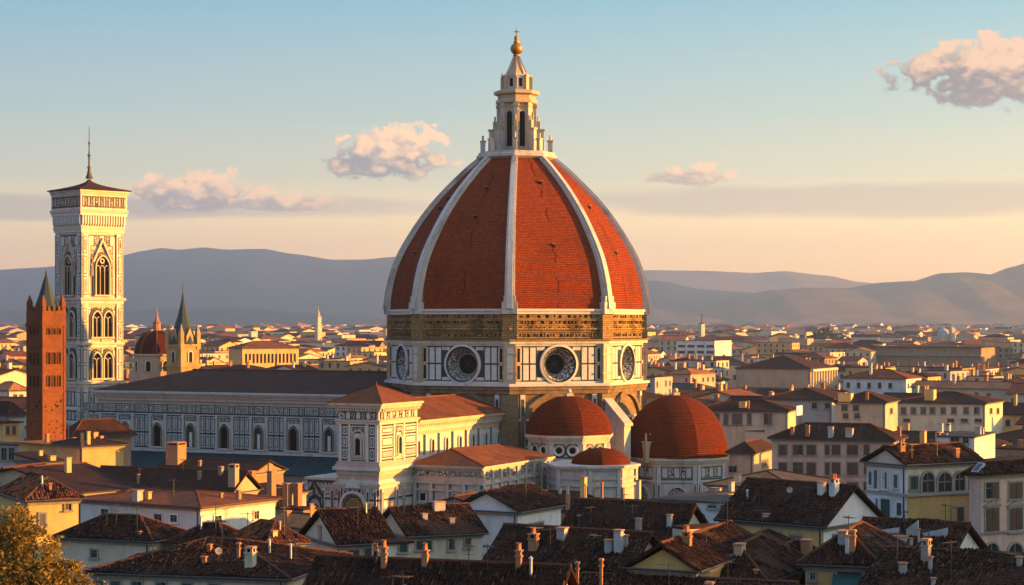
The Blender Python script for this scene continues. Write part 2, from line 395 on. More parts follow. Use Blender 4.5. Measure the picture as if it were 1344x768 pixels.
REDBR = bricks('old_red_brick', (0.22, 0.075, 0.026), (0.165, 0.054, 0.020), (0.10, 0.045, 0.022), 0.36, 0.16, 0.02, 0.4)
CHIMBR = bricks('chimney_brick', (0.40, 0.17, 0.075), (0.33, 0.14, 0.06), (0.3, 0.2, 0.13), 0.28, 0.12, 0.02, 0.3)
COPPER = simple('green_copper', (0.013, 0.031, 0.034), 0.7, 0.7, 0.5)
GILT = simple('gilt_copper', (0.42, 0.18, 0.045), 0.45, 0.3, 1.0, 0.85)
BRONZE = simple('dark_bronze', (0.05, 0.035, 0.02), 0.5, 0.3, 1.0, 0.3)
DARK = simple('dark_opening', (0.012, 0.011, 0.010), 0.9, 0.3, 1.0, 0.0, 0.1)
GLASS = simple('dark_window_glass', (0.022, 0.026, 0.03), 0.12, 0.3, 1.0, 0.0, 0.5)
IRON = simple('dark_iron', (0.03, 0.03, 0.032), 0.5, 0.3)
WPAINT = plaster('white_render', (0.40, 0.39, 0.37), 0.8)
SASH = simple('window_sash', (0.16, 0.13, 0.10), 0.6, 0.3)
STONE = simple('pietra_stone', (0.26, 0.235, 0.20), 0.85, 0.5)
SHGREEN = simple('green_shutter', (0.022, 0.050, 0.043), 0.6, 0.3)
SHBROWN = simple('brown_shutter', (0.085, 0.047, 0.028), 0.6, 0.3)
SHGREY = simple('grey_shutter', (0.10, 0.105, 0.10), 0.6, 0.3)
WOOD = simple('old_wood', (0.07, 0.045, 0.028), 0.8, 0.5)
TEAL = simple('teal_canvas', (0.02, 0.085, 0.085), 0.8, 0.4)
METAL = simple('pale_sheet_metal', (0.42, 0.44, 0.46), 0.4, 0.4, 0.8, 0.4)
TERRA = simple('terracotta', (0.42, 0.16, 0.07), 0.85, 0.4, 2.0)

def inlay_mat():
    m, t = newmat('inlaid_marble_frieze')
    vo = t.n('TexVoronoi', {'Vector': uvmap(t, 1.5, 1.5), 'Scale': 1.0, 'Randomness': 0.7}, feature='F1')
    wv = t.math('SINE', t.math('MULTIPLY', vo.outputs['Distance'], 17.0))
    n1 = t.n('TexNoise', {'Vector': uvmap(t, 4, 4), 'Scale': 1.0, 'Detail': 5.0}).outputs[0]
    f = t.ss(t.math('ADD', wv, t.math('MULTIPLY', n1, 1.0)), 0.2, 0.9)
    a = t.mix(f, (0.05, 0.055, 0.055), (0.50, 0.46, 0.42))
    finish(t, a, 0.6, wv, 0.7, 0.1); return m
INLAY = inlay_mat()

ROOFS = {
    'brown': tiles('brown_tiles', (0.046, 0.018, 0.0105), (0.074, 0.029, 0.017), (0.022, 0.011, 0.008)),
    'dark': tiles('dark_old_tiles', (0.037, 0.0155, 0.0095), (0.058, 0.024, 0.0145), (0.018, 0.0095, 0.007)),
    'red': tiles('red_tiles', (0.19, 0.058, 0.024), (0.24, 0.080, 0.033), (0.085, 0.032, 0.018)),
    'orange': tiles('orange_tiles', (0.34, 0.13, 0.055), (0.40, 0.17, 0.07), (0.16, 0.065, 0.035)),
    'grey': tiles('grey_tiles', (0.062, 0.052, 0.046), (0.09, 0.074, 0.064), (0.034, 0.029, 0.027)),
}
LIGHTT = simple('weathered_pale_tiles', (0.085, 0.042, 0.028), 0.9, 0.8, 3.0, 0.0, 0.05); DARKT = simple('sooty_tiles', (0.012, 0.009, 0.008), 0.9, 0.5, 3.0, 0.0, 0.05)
RIDGE = simple('ridge_tiles', (0.10, 0.042, 0.025), 0.9, 0.7, 2.5, 0.0, 0.05)
WALLC = {
    'cream': (0.52, 0.45, 0.34), 'ochre': (0.52, 0.33, 0.13), 'yellow': (0.60, 0.41, 0.15), 'white': (0.56, 0.55, 0.54),
    'grey': (0.34, 0.33, 0.32), 'pink': (0.50, 0.335, 0.26), 'tan': (0.42, 0.30, 0.20), 'beige': (0.46, 0.385, 0.29), 'brown': (0.26, 0.17, 0.11), 'salmon': (0.50, 0.27, 0.17),
}
WALLS = {k: plaster(k + '_plaster', c) for k, c in WALLC.items()}
# ------------------------------------------------------------------ the cathedral (one thing; parts and sub-parts below it)
CO = V(0.94, 400, 0)
cath = thing('cathedral', 'great marble cathedral with a huge red ribbed octagonal dome topped by a white lantern', 'cathedral', CO)
C0 = (0, 0)
RD = 26.6; A0 = -3.0
ZB = 40.8                                   # foot of the dome
VA = [A0 + 45 * k for k in range(-4, 4)]    # angles of the eight corners
def oct(r, z, k): return V(r * sin(R(VA[k % 8])), -r * cos(R(VA[k % 8])), z)
PROF = [(26.6, 0), (26.2, 3.0), (25.6, 6.0), (24.6, 9.3), (23.2, 12.3), (21.5, 15.2), (19.7, 18.0), (17.6, 20.8), (15.3, 23.5), (12.9, 26.0), (10.2, 28.6), (8.2, 30.3), (7.4, 31.0)]
def prof(t):
    x = t * (len(PROF) - 1); i = min(int(x), len(PROF) - 2); f = x - i
    p = [PROF[max(0, min(len(PROF) - 1, j))] for j in (i - 1, i, i + 1, i + 2)]
    c = lambda a, b, c_, d: 0.5 * (2 * b + (c_ - a) * f + (2 * a - 5 * b + 4 * c_ - d) * f * f + (3 * b - a - 3 * c_ + d) * f ** 3)
    return c(*[q[0] for q in p]), c(*[q[1] for q in p])
NS = 40
PR = [prof(i / NS) for i in range(NS + 1)]
dome = MB()
AL = [0.0]
for i in range(1, NS + 1): AL.append(AL[-1] + math.hypot(PR[i][0] - PR[i - 1][0], PR[i][1] - PR[i - 1][1]))
for k in range(8):
    rows = []; uvs = []
    for (r, z), l in zip(PR, AL):
        a, b = oct(r, ZB + z, k), oct(r, ZB + z, k + 1); hw = (b - a).length / 2
        rows.append([a.lerp(b, j / 10) for j in range(11)]); uvs.append([(k * 50 + hw * (j / 5 - 1), l) for j in range(11)])
    dome.grid(rows, 0, uvs, True)
dome_o = dome.build('dome', DOMET, cath)
dome_o['label'] = 'huge octagonal dome shell of orange red tiles'
# white ribs on the eight corners
for k in range(8):
    a = R(VA[k]); rh = V(sin(a), -cos(a), 0); th = V(cos(a), sin(a), 0)
    rib = MB()
    for (hw0, hw1, h0, h1, hh) in ((1.02, 0.60, -0.6, 0.55, 0), (0.58, 0.36, 0.5, 1.08, 0)):
        rows = []; uvs = []
        for i in range(NS + 1):
            r, z = PR[i]; j = min(i + 1, NS); q = max(i - 1, 0)
            dr, dz = PR[j][0] - PR[q][0], PR[j][1] - PR[q][1]; l = math.hypot(dr, dz)
            nr = rh * (dz / l) + V(0, 0, -dr / l); c = rh * r + V(0, 0, ZB + z)
            f = i / NS; hw = hw0 + (hw1 - hw0) * f; g = 1 - 0.35 * f
            rows.append([c + th * -hw + nr * h0, c + th * -hw + nr * h1 * g, c + th * hw + nr * h1 * g, c + th * hw + nr * h0])
            uvs.append([(0, AL[i]), (1, AL[i]), (1 + 2 * hw, AL[i]), (2 + 2 * hw, AL[i])])
        rows2 = [[r_[c_] for c_ in (0, 1)] for r_ in rows]
        for c_ in range(3):
            rib.grid([[r_[c_], r_[c_ + 1]] for r_ in rows], 0, [[u_[c_], u_[c_ + 1]] for u_ in uvs], False)
    # block at the rib's foot
    f = FF(rh * (RD - 0.4), VA[k])
    f.box(rib, -1.5, 1.5, ZB - 0.9, ZB + 1.4, -0.5, 1.1); f.box(rib, -1.15, 1.15, ZB + 1.4, ZB + 2.6, -0.5, 0.95)
    rib.build('rib', [RIBM], dome_o)
# small openings up the middle of each dome face
for k in range(8):
    am = VA[k] + 22.5
    for i, t in enumerate(((0.26, 0.50, 0.68), (0.33, 0.46, 0.72), (0.30, 0.57, 0.63))[k % 3]):
        if (k * 3 + i) % 4 == 1: continue
        r, z = prof(t); r2, z2 = prof(t + 0.02); ap = r * cos(R(22.5)); f = FF(V(sin(R(am)), -cos(R(am)), 0) * ap, am)
        mb = MB(); u = (0.3, -0.2, 0.25)[i] + 0.4 * sin(k * 3 + i)
        f.box(mb, u - 0.26, u + 0.26, ZB + z - 0.1, ZB + z + 0.6, -1.2, 0.1, 0); f.box(mb, u - 0.36, u + 0.36, ZB + z + 0.6, ZB + z + 0.72, -1.3, 0.16, 1)
        mb.build('dome_vent', [DARK, TERRA], dome_o)

# drum -------------------------------------------------------------
AP = cos(R(22.5)); RW = 26.3; FW = 2 * RW * sin(R(22.5))
dr = MB()   # 0 raw, 1 white, 2 green, 3 brown stone, 4 cream, 5 pink
def octring(mb, r0, z0, r1, z1, m): mb.lathe(C0, [(r0, z0), (r1, z1)], 8, A0, m)
octring(dr, RW - .3, 0, RW - .3, 25.3, 3)
# mouldings that run right round
for (za, zb, r, m) in ((ZB - 0.95, ZB - 0.35, RW + 0.45, 1), (ZB - 0.35, ZB + 0.1, RW + 0.75, 1), (ZB - 3.95, ZB - 3.55, RW + 0.55, 0), (34.15, 34.65, RW + 0.6, 1), (34.65, 35.0, RW + 0.9, 3), (25.2, 25.9, RW + 0.7, 3), (25.9, 26.4, RW + 1.05, 1), (24.4, 25.2, RW + 0.4, 3)):
    octring(dr, r, za, r, zb, m); octring(dr, RW - .4, za, r, za, m); octring(dr, r, zb, RW - .4, zb, m)
octring(dr, RW, 35.1, RW, ZB - 0.9, 0)
rnd = random.Random(5)
for k in range(8):
    am = VA[k] + 22.5; f = FF(V(sin(R(am)), -cos(R(am)), 0) * (RW * AP), am); h = FW / 2
    # rough band: ledges, putlog holes and an unfinished gallery
    for z in (36.3, 38.6, 39.9): f.box(dr, -h + 1.4, h - 1.4, z, z + 0.22, -0.1, 0.28 + 0.1 * rnd.random(), 0)
    for z, n in ((35.5, 24), (36.9, 17), (38.05, 22), (39.2, 15)):
        for i in range(n):
            u = -h + 1.9 + (FW - 3.8) * (i + 0.5 + rnd.uniform(-.25, .25)) / n
            if rnd.random() < 0.75: f.box(dr, u - rnd.uniform(.1, .24), u + rnd.uniform(.1, .24), z, z + rnd.uniform(.28, .62), -0.1, 0.04, 6)
            if rnd.random() < 0.5: f.box(dr, u + 0.3, u + 0.5, z - 0.05, z + rnd.uniform(.4, .7), -0.1, 0.25, 0)
    # the band of panels with its round opening cut through
    dm = -0.02
    f.holewall(dr, -h + 0.2, h - 0.2, 26.4, 34.15, 0, 30.1, 3.95, dm, 2)
    f.box(dr, -h + 1.1, h - 1.1, 26.4, 26.8, -.1, 0.16, 1)
    f.box(dr, -h + 1.1, h - 1.1, 33.7, 34.15, -.1, 0.16, 1)
    for sgn in (-1, 1):
        for i in range(3):
            u0 = 4.8 + i * 1.42; u1 = u0 + 1.1
            for (z0, z1) in ((27.1, 30.05), (30.38, 33.4)):
                a, b = sorted((sgn * u0, sgn * u1)); f.box(dr, a, b, z0, z1, -.1, 0.12, 1)
        # little corner panels above and below the ring
        for (z0, z1) in ((27.0, 27.6), (32.85, 33.5)):
            a, b = sorted((sgn * 2.9, sgn * 4.55)); f.box(dr, a, b, z0, z1, -.1, 0.10, 1)
    # masonry of the base: tall blind arches between buttress strips
    archframe(f, dr, 0, 12, 15.0, 4.4, 0.9, -.2, 0.35, 3, 0, 16)
    for u in (-h + 2.6, h - 2.6): f.box(dr, u - .5, u + .5, 6, 24.3, -.4, 0.25, 1); f.box(dr, u - .28, u + .28, 8, 23.4, -.4, 0.33, 2)
    for z in (9, 14, 19.2): f.box(dr, -h + 1, h - 1, z, z + .45, -.4, 0.28, 1)
for k in range(8):   # corner piers
    f = FF(oct(RW, 0, k) * (1 - 0.6 / RW), VA[k])
    f.box(dr, -1.45, 1.45, 34.9, ZB - 0.9, -1.5, 1.0, 0)
    f.box(dr, -1.2, 1.2, 26.4, 34.15, -1.5, 1.0, 4)
    for z in (28.4, 32.1): f.box(dr, -1.42, 1.42, z - .2, z + .2, -1.5, 1.12, 4)
    f.box(dr, -0.5, 0.5, 27.2, 33.4, -1, 1.1, 1)
    f.box(dr, -1.7, 1.7, 0, 24.3, -1.5, 1.05, 3)
    for s_ in (-1, 1):   # narrow dark niches beside the pier
        g = FF(oct(RW, 0, k) * AP * 0 + oct(RW, 0, k), VA[k] + 22.5 * s_); uu = s_ * 1.75
        g.box(dr, uu - .45, uu + .45, 26.9, 33.6, -.3, 0.22, 4)
        for (z0, z1) in ((27.3, 29.9), (30.6, 33.2)): g.box(dr, uu - .26, uu + .26, z0, z1, -.3, 0.25, 6)
drum_o = dr.build('drum', [RAW, WHITE, GREEN, BROWNST, TANM, PINK, DARK], cath)
for k in range(8):
    am = VA[k] + 22.5; f = FF(V(sin(R(am)), -cos(R(am)), 0) * (RW * AP), am); mb = MB(); zc = 30.1
    f.ring(mb, 0, zc, 3.5, 3.95, 0.5, 0.42, 0); f.ring(mb, 0, zc, 3.95, 4.0, 0.42, -0.1, 0)
    f.ring(mb, 0, zc, 4.0, 4.28, 0.06, 0.06, 1)
    f.ring(mb, 0, zc, 3.2, 3.5, 0.1, 0.5, 1)
    f.ring(mb, 0, zc, 2.15, 3.2, -2.3, 0.1, 2); f.ring(mb, 0, zc, 1.95, 2.15, -2.1, -2.3, 0)
    f.ring(mb, 0, zc, 0.02, 2.0, -2.5, -2.5, 3)
    for q in range(8):
        a = q * pi / 4; u0 = f.p(0, zc, -2.45); mb.tube(u0, f.p(1.95 * cos(a), zc + 1.95 * sin(a), -2.45), 0.06, 4, 4)
    mb.build('oculus', [WHITE, GREEN, INLAY, DARK, IRON], drum_o)

# lantern ----------------------------------------------------------
la = MB()
ring8 = lambda pr, m: la.lathe(C0, pr, 8, A0, m)
ring8([(7.6, 71.6), (8.3, 72.0), (8.3, 72.5), (7.9, 72.7), (7.9, 73.1), (3.0, 73.1)], 0)
ring8([(3.55, 73.1), (3.55, 83.0)], 1)
ring8([(3.7, 83.0), (4.3, 83.3), (4.3, 83.9), (3.9, 84.0), (3.9, 84.8), (4.7, 85.1), (4.7, 85.7), (4.2, 85.9), (2.0, 86.0)], 1)
ring8([(2.7, 85.9), (2.7, 88.7), (2.95, 88.8), (2.95, 89.1), (2.2, 89.15)], 0)
for k in range(8):
    f = FF(oct(3.55, 0, k), VA[k])
    f.box(la, -.42, .42, 73.1, 83.2, -.5, .55, 0); f.box(la, -.55, .55, 82.3, 82.9, -.5, .7, 1); f.box(la, -.55, .55, 73.1, 74.2, -.5, .7, 0)
    # stepped buttress with its little arch and statue block
    f.box(la, -.36, .36, 73.1, 77.6, .5, 2.1, 0); f.box(la, -.5, .5, 77.6, 78.0, .3, 2.3, 1); f.box(la, -.3, .3, 78.0, 79.6, .5, 1.3, 1)
    f.box(la, -.4, .4, 73.1, 75.4, 2.9, 3.9, 0); f.box(la, -.5, .5, 75.4, 75.7, 2.7, 4.0, 1)
    la.tube(f.p(0, 75.7, 3.4), f.p(0, 76.7, 3.4), .22, 1, 6); la.tube(f.p(0, 79.6, .9), f.p(0, 80.6, .9), .2, 1, 6)
    f2 = FF(oct(2.7, 0, k), VA[k]); f2.box(la, -.28, .28, 86.0, 88.7, -.3, .6, 1); la.tube(f2.p(0, 88.7, .3), f2.p(0, 89.7, .3), .25, 1, 6, .05)
    f3 = FF(oct(2.7, 0, k) * AP * 0, VA[k] + 22.5); f3.box(la, -.35, .35, 86.6, 88.3, 2.3, 2.53, 2)
lan_o = la.build('lantern', [WHITE2, TANM, DARK], cath)
for k in range(8):
    am = VA[k] + 22.5; f = FF(V(sin(R(am)), -cos(R(am)), 0) * 3.55 * AP, am); mb = MB()
    f.poly(mb, arch(0, 74.3, 1.25, 6.6), -.1, 0.03, 0); archframe(f, mb, 0, 74.3, 1.25, 6.6, .22, -.1, .2, 1)
    mb.build('lantern_window', [DARK, TANM], lan_o)
sp_ = MB(); sp_.lathe(C0, [(2.15, 89.1), (1.5, 90.4), (1.0, 91.6), (0.62, 92.6), (0.55, 93.1)], 8, A0, 0)
for k in range(8): sp_.tube(oct(2.2, 89.1, k), oct(0.6, 93.0, k), .13, 0, 4)
sp_.build('lantern_cone', [TANM], lan_o)
bl = MB(); bl.lathe(C0, [(0.5, 93.0), (0.85, 93.2), (0.5, 93.5)], 12, 0, 0, True); bl.ball((0, 0, 94.6), 1.28, 0, 12)
bl.lathe(C0, [(0.5, 95.7), (0.7, 96.0), (0.45, 96.3), (0.55, 96.9), (0.28, 97.3)], 10, 0, 0, True)
bl.build('gilded_ball', [GILT], lan_o)
cr = MB(); cr.tube((0, 0, 97.2), (0, 0, 98.7), .12, 0, 6); cr.tube((-.5, 0, 98.1), (.5, 0, 98.1), .1, 0, 5); cr.build('cross', [BRONZE], lan_o)

# nave -------------------------------------------------------------
def DIR(a): return V(sin(R(a)), -cos(R(a)), 0)
n1 = DIR(-25.5); e2 = DIR(64.5)
fn = FF(n1 * 22, -25.5)                     # u runs to the right, along e2
UL, UR = -89.0, 4.0
nv = MB()  # 0 white2 1 green 2 inlay 3 pink 4 cream 5 copper 6 brown 7 dark
fn.box(nv, UL, UR, 0, 23.6, -44, 0, 0)
fn.box(nv, UL, UR, 10.5, 18.9, -20, -0.0 + 0.02, 1)
for (za, zb, d, m) in ((21.4, 21.75, .5, 3), (21.75, 22.1, .9, 3), (22.1, 22.4, .7, 0), (22.4, 22.9, 1.1, 3), (22.9, 23.3, 1.5, 0), (23.3, 23.75, 1.9, 0), (18.75, 19.0, .45, 0), (19.0, 19.2, .3, 1), (21.0, 21.4, .35, 0), (11.0, 11.5, .5, 0), (11.5, 11.75, .3, 3)):
    fn.box(nv, UL - d * .5, UR, za, zb, -1, d, m)
wu = []
for px, py in ((208, 572), (252, 574), (296, 575), (340, 577), (383, 579), (433, 580)):
    wu.append(fn.hit(px, py, CO)[0])
step = (wu[-1] - wu[0]) / 5
wall_u = [wu[0] + step * i for i in range(-2, 8)]
for u in wall_u:   # pilasters, panels and frieze fields bay by bay
    if u + step > UR: continue
    for du in (-1.95, 1.95):
        fn.box(nv, u + du - .22, u + du + .22, 11.75, 18.75, 0, .38, 0); fn.box(nv, u + du - .34, u + du + .34, 11.75, 12.2, 0, .46, 0); fn.box(nv, u + du - .34, u + du + .34, 18.3, 18.75, 0, .46, 0)
    fn.box(nv, u - 1.55, u + 1.55, 11.9, 18.6, 0, .1, 0); fn.box(nv, u - 1.25, u + 1.25, 17.6, 18.4, 0, .13, 1); fn.box(nv, u - 1.05, u + 1.05, 17.75, 18.25, 0, .16, 2)
    lo, hi = u + 2.2, u + step - 2.2; n = 3; ww = (hi - lo) / n
    for i in range(n):
        for (z0, z1) in ((12.1, 14.8), (15.2, 18.5)):
            a, b = lo + i * ww, lo + (i + 1) * ww
            fn.box(nv, a + .15, b - .15, z0, z1, 0, .14, 0); fn.box(nv, a + .34, b - .34, z0 + .3, z1 - .3, 0, .17, 1)
            fn.box(nv, a + .48, b - .48, z0 + .5, z1 - .5, 0, .2, 3 if (i + int(z0)) % 3 == 0 else 0)
    for (a, b, m) in ((u - 2.3, u - 1.2, 0), (u - .9, u + .9, 2), (u + 1.2, u + 2.3, 0), (u + 2.65, u + step - 2.65, 2)):
        fn.box(nv, a - .18, b + .18, 19.2, 20.98, 0, .12, 1); fn.box(nv, a, b, 19.36, 20.82, 0, .2, 0); fn.box(nv, a + .18, b - .18, 19.52, 20.66, 0, .24, m if m else 1)
        if not m: fn.box(nv, a + .34, b - .34, 19.7, 20.5, 0, .27, 3)
nave_o = nv.build('nave', [WHITE2, GREEN, INLAY, PINK, CREAM, COPPER, BROWNST, DARK], cath)
for i, u in enumerate(wall_u):
    if u + step > UR: continue
    mb = MB(); blind = i % 2 == 1
    fn.poly(mb, arch(u, 12.0, 1.75, 3.4, .5), 0, .2, 0 if not blind else 1)
    if blind: fn.box(mb, u - .35, u + .35, 12.2, 15.2, .1, .34, 3)
    archframe(fn, mb, u, 12.0, 1.75, 3.4, .42, 0, .6, 2, .5); archframe(fn, mb, u, 12.0, 2.6, 3.4, .2, 0, .42, 3, .5)
    fn.box(mb, u - 1.4, u + 1.4, 11.75, 12.05, 0, .6, 3)
    mb.build('nave_window', [DARK, GREEN, BROWNST, WHITE], nave_o)
rf = MB()
e0 = fn.p(UL - 1.2, 23.75, 1.6); e1 = fn.p(UR, 23.75, 1.6); r0 = fn.p(UL - 1.2 + 0, 27.7, -22); r1 = fn.p(UR, 27.7, -22); b0 = fn.p(UL - 1.2, 23.75, -45.6); b1 = fn.p(UR, 23.75, -45.6)
rh_ = fn.p(UL + 9, 27.7, -22)
rf.face([e0, e1, r1, rh_], 0); rf.face([b1, b0, rh_, r1], 0); rf.face([b0, e0, rh_], 0)
fn.box(rf, UL + 9, UR, 27.6, 27.95, -22.25, -21.75, 1)
rf.build('nave_roof', [ROOFS['brown'], RIDGE], cath)
# aisle with its green lean-to roof
ai = MB()
fn.box(ai, UL + 3, UR - 12, 0, 8.0, 0, 8.5, 0)
for (za, zb, d, m) in ((7.0, 7.4, 8.9, 3), (7.4, 7.8, 9.3, 0), (5.4, 6.6, 8.62, 2), (1.5, 4.8, 8.6, 1)): fn.box(ai, UL + 3, UR - 12, za, zb, 0, d, m)
for i in range(26): u = UL + 6 + i * 2.7; fn.box(ai, u, u + 1.5, 1.8, 4.5, 0, 8.72, 0)
aisle_o = ai.build('aisle', [WHITE2, GREEN, INLAY, PINK], cath)
gr = MB(); a, b, c, d = fn.p(UL + 2.6, 7.95, 9.6), fn.p(UR - 11.5, 7.95, 9.6), fn.p(UR - 11.5, 10.9, .3), fn.p(UL + 2.6, 10.9, .3)
gr.hexa([a + V(0, 0, -.3), b + V(0, 0, -.3), c + V(0, 0, -.3), d + V(0, 0, -.3)], [a, b, c, d], 0)
u = UL + 3
while u < UR - 12: gr.tube(fn.p(u, 8.0, 9.5), fn.p(u, 10.95, .35), .09, 0, 4); u += 1.1
gr.build('lean_to_roof', [COPPER], aisle_o)

# transept: tall end block, gallery wing, low annex ------------------------
tr = MB()  # 0 white 1 green 2 inlay 3 pink 4 cream 5 dark
W0, W1, T0, T1 = 1.3, 9.1, 60.0, 73.8
fl = FF(n1 * T1 + e2 * 0, -25.5)            # front, u = w
fr_ = FF(e2 * W1, 64.5)                     # right flank, u runs back from the front: u = -t
fl.box(tr, W0, W1, 12.5, 24.0, -(T1 - T0), 0, 0)
def band(za, zb, d, m):
    fl.box(tr, W0 - d, W1 + d, za, zb, -(T1 - T0), d, m)
for q in ((23.1, 23.6, .5, 4), (23.6, 24.1, .95, 4), (24.1, 24.5, 1.35, 4), (20.9, 21.3, .35, 0), (21.3, 21.6, .6, 4), (14.0, 14.5, .3, 3), (12.2, 13.0, .35, 4), (13.0, 13.6, .8, 0), (13.6, 14.0, .5, 3), (11.4, 12.2, .15, 3)): band(*q)
def deco(f, a, b, side):
    # one storey of inlaid panels on a flank from u = a to u = b
    c = (a + b) / 2; L = b - a
    f.box(tr, a + .1, b - .1, 14.6, 20.8, 0, .03, 1)
    for u in (a + .35, b - .35, c - 1.75, c + 1.75): f.box(tr, u - .28, u + .28, 14.5, 20.9, 0, .22, 0)
    for s0, s1 in ((a + .75, c - 2.15), (c + 2.15, b - .75)):
        for z0, z1 in ((14.9, 16.6), (16.9, 18.8), (19.1, 20.5)):
            f.box(tr, s0 + .06, s1 - .06, z0, z1, 0, .12, 0); f.box(tr, s0 + .24, s1 - .24, z0 + .24, z1 - .24, 0, .15, 1); f.box(tr, s0 + .4, s1 - .4, z0 + .42, z1 - .42, 0, .17, 0 if z0 > 15 else 3)
    f.box(tr, c - 1.4, c + 1.4, 14.75, 20.6, 0, .1, 0); f.box(tr, c - 1.15, c + 1.15, 19.3, 20.4, 0, .12, 1); f.box(tr, c - .95, c + .95, 19.5, 20.2, 0, .15, 2)
    f.box(tr, a + .4, b - .4, 21.7, 23.0, 0, .1, 1)
    n = int(L / 1.1)
    for i in range(n): u = a + .4 + (L - .8) * (i + .5) / n; f.box(tr, u - .38, u + .38, 21.8, 22.9, 0, .16, 0 if i % 2 else 2)
    for i in range(int(L / .5)): u = a + .2 + i * .5; f.box(tr, u, u + .24, 23.15, 23.6, .4, .8, 0)
deco(fl, W0, W1, 0); deco(fr_, -T1, -T0, 1)
# lower storey, wider to the left
WL = -5.2
fl.box(tr, WL, W1 + .12, 0, 11.4, -14, .12, 0)
for (za, zb, d, m) in ((10.0, 10.4, .35, 0), (10.4, 10.8, .6, 4), (8.6, 9.9, .2, 3), (3.0, 3.3, .3, 1), (7.9, 8.2, .3, 1)): fl.box(tr, WL - d + .1, W1 + d, za, zb, -14, d, m)
fl.box(tr, WL - .1, W0 - .2, 11.2, 11.6, -14, .5, 4)
for u in (WL + .3, -1.6, .2, 1.6, 7.2, 8.6): fl.box(tr, u - .3, u + .3, .5, 9.9, 0, .42, 3 if u in (.2, 1.6) else 0); fl.box(tr, u - .16, u + .16, 1, 9.4, 0, .46, 1)
for u in (-T1 + .5, -T1 + 5.6, -T1 + 8.2, -T0 - .6): fr_.box(tr, u - .3, u + .3, .5, 9.9, .1, .55, 0); fr_.box(tr, u - .1, u + .1, 1, 9.4, .1, .6, 1)
for z in (1.5, 4.6, 6.2): fl.box(tr, WL + .1, W1, z, z + .3, 0, .16, 1)
for i in range(16): u = WL + .5 + i * .9; fl.box(tr, u, u + .5, 8.75, 9.75, 0, .24, 1 if i % 2 else 2)
for i in range(7): u = WL + .6 + i * .75; fl.box(tr, u, u + .42, 10.55, 11.1, 0, .66, 1)
tran_o = tr.build('transept', [WHITE, GREEN, INLAY, PINK, CREAM, DARK], cath)
for f, u in ((fl, (W0 + W1) / 2), (fr_, -(T0 + T1) / 2)):
    mb = MB(); f.poly(mb, arch(u, 15.6, 1.05, 2.4), 0, .16, 0); archframe(f, mb, u, 15.6, 1.05, 2.4, .3, 0, .45, 1); archframe(f, mb, u, 15.0, 2.0, 3.7, .26, 0, .3, 1); f.box(mb, u - .9, u + .9, 15.2, 15.5, 0, .5, 1)
    mb.build('transept_window', [DARK, CREAM], tran_o)
# great portal with carved tympanum, blind arch beside it
mb = MB(); u = 4.4
fl.poly(mb, arch(u, 0, 4.4, 6.9), .1, .2, 0); archframe(fl, mb, u, 0, 4.4, 6.9, .42, .1, .8, 1); archframe(fl, mb, u, 0, 3.7, 6.8, .35, .1, .55, 2); fl.poly(mb, arch(u, 6.4, 3.3, .4), .1, .34, 3); archframe(fl, mb, u, 0, 2.0, 5.6, .3, .1, .5, 2)
fl.box(mb, u - 1.85, u + 1.85, 6.0, 6.4, .1, .55, 1); fl.box(mb, u - 1.0, u + 1.0, 0, 5.4, .1, .42, 4)
fl.poly(mb, [(u - 1.5, 10.0), (u + 1.5, 10.0), (u + 1.1, 10.9), (u + .4, 11.4), (u, 11.9), (u - .4, 11.4), (u - 1.1, 10.9)], .1, .7, 1)
mb.build('portal', [BROWNST, WHITE, BROWNST, RAW, WOOD], tran_o)
mb = MB(); u = -3.3
archframe(fl, mb, u, 0, 2.4, 6.4, .34, .1, .6, 1, .7); archframe(fl, mb, u, 0, 1.5, 5.6, .2, .1, .4, 1, .7); fl.poly(mb, arch(u, 0, 2.4, 6.4, .7), .1, .18, 0)
fl.poly(mb, [(u - 1.9, 8.2), (u - 1.55, 8.2), (u, 10.5), (u + 1.55, 8.2), (u + 1.9, 8.2), (u, 11.1)], .1, .65, 1)
fl.poly(mb, arch(u, 0, .9, 5.2), .1, .3, 2); mb.build('blind_arch', [WHITE2, GREEN, WHITE], tran_o)
mb = MB(); u = -T1 + 3.0
archframe(fr_, mb, u, 0, 2.4, 5.0, .3, .1, .55, 0); fr_.poly(mb, arch(u, 0, 2.4, 5.0), .1, .2, 1); fr_.poly(mb, arch(u, 2.2, .8, 2.2), .1, .26, 2); mb.build('blind_arch', [WHITE, WHITE2, DARK], tran_o)
rf = MB(); g = lambda w_, t_, z: n1 * t_ + e2 * w_ + V(0, 0, z)
q = [g(W0 - 1.4, T1 + 1.4, 24.5), g(W1 + 1.4, T1 + 1.4, 24.5), g(W1 + 1.4, T0, 24.5), g(W0 - 1.4, T0, 24.5)]; ap_ = g((W0 + W1) / 2 - .3, T1 - 6.6, 27.3)
for i in range(4): rf.face([q[i], q[(i + 1) % 4], ap_])
rf.tube(ap_, ap_ + V(0, 0, .7), .2, 0, 6, .05)
for i in range(4): rf.tube(q[i], ap_, .16, 0, 5)
rf.build('transept_roof', [ROOFS['red']], cath)
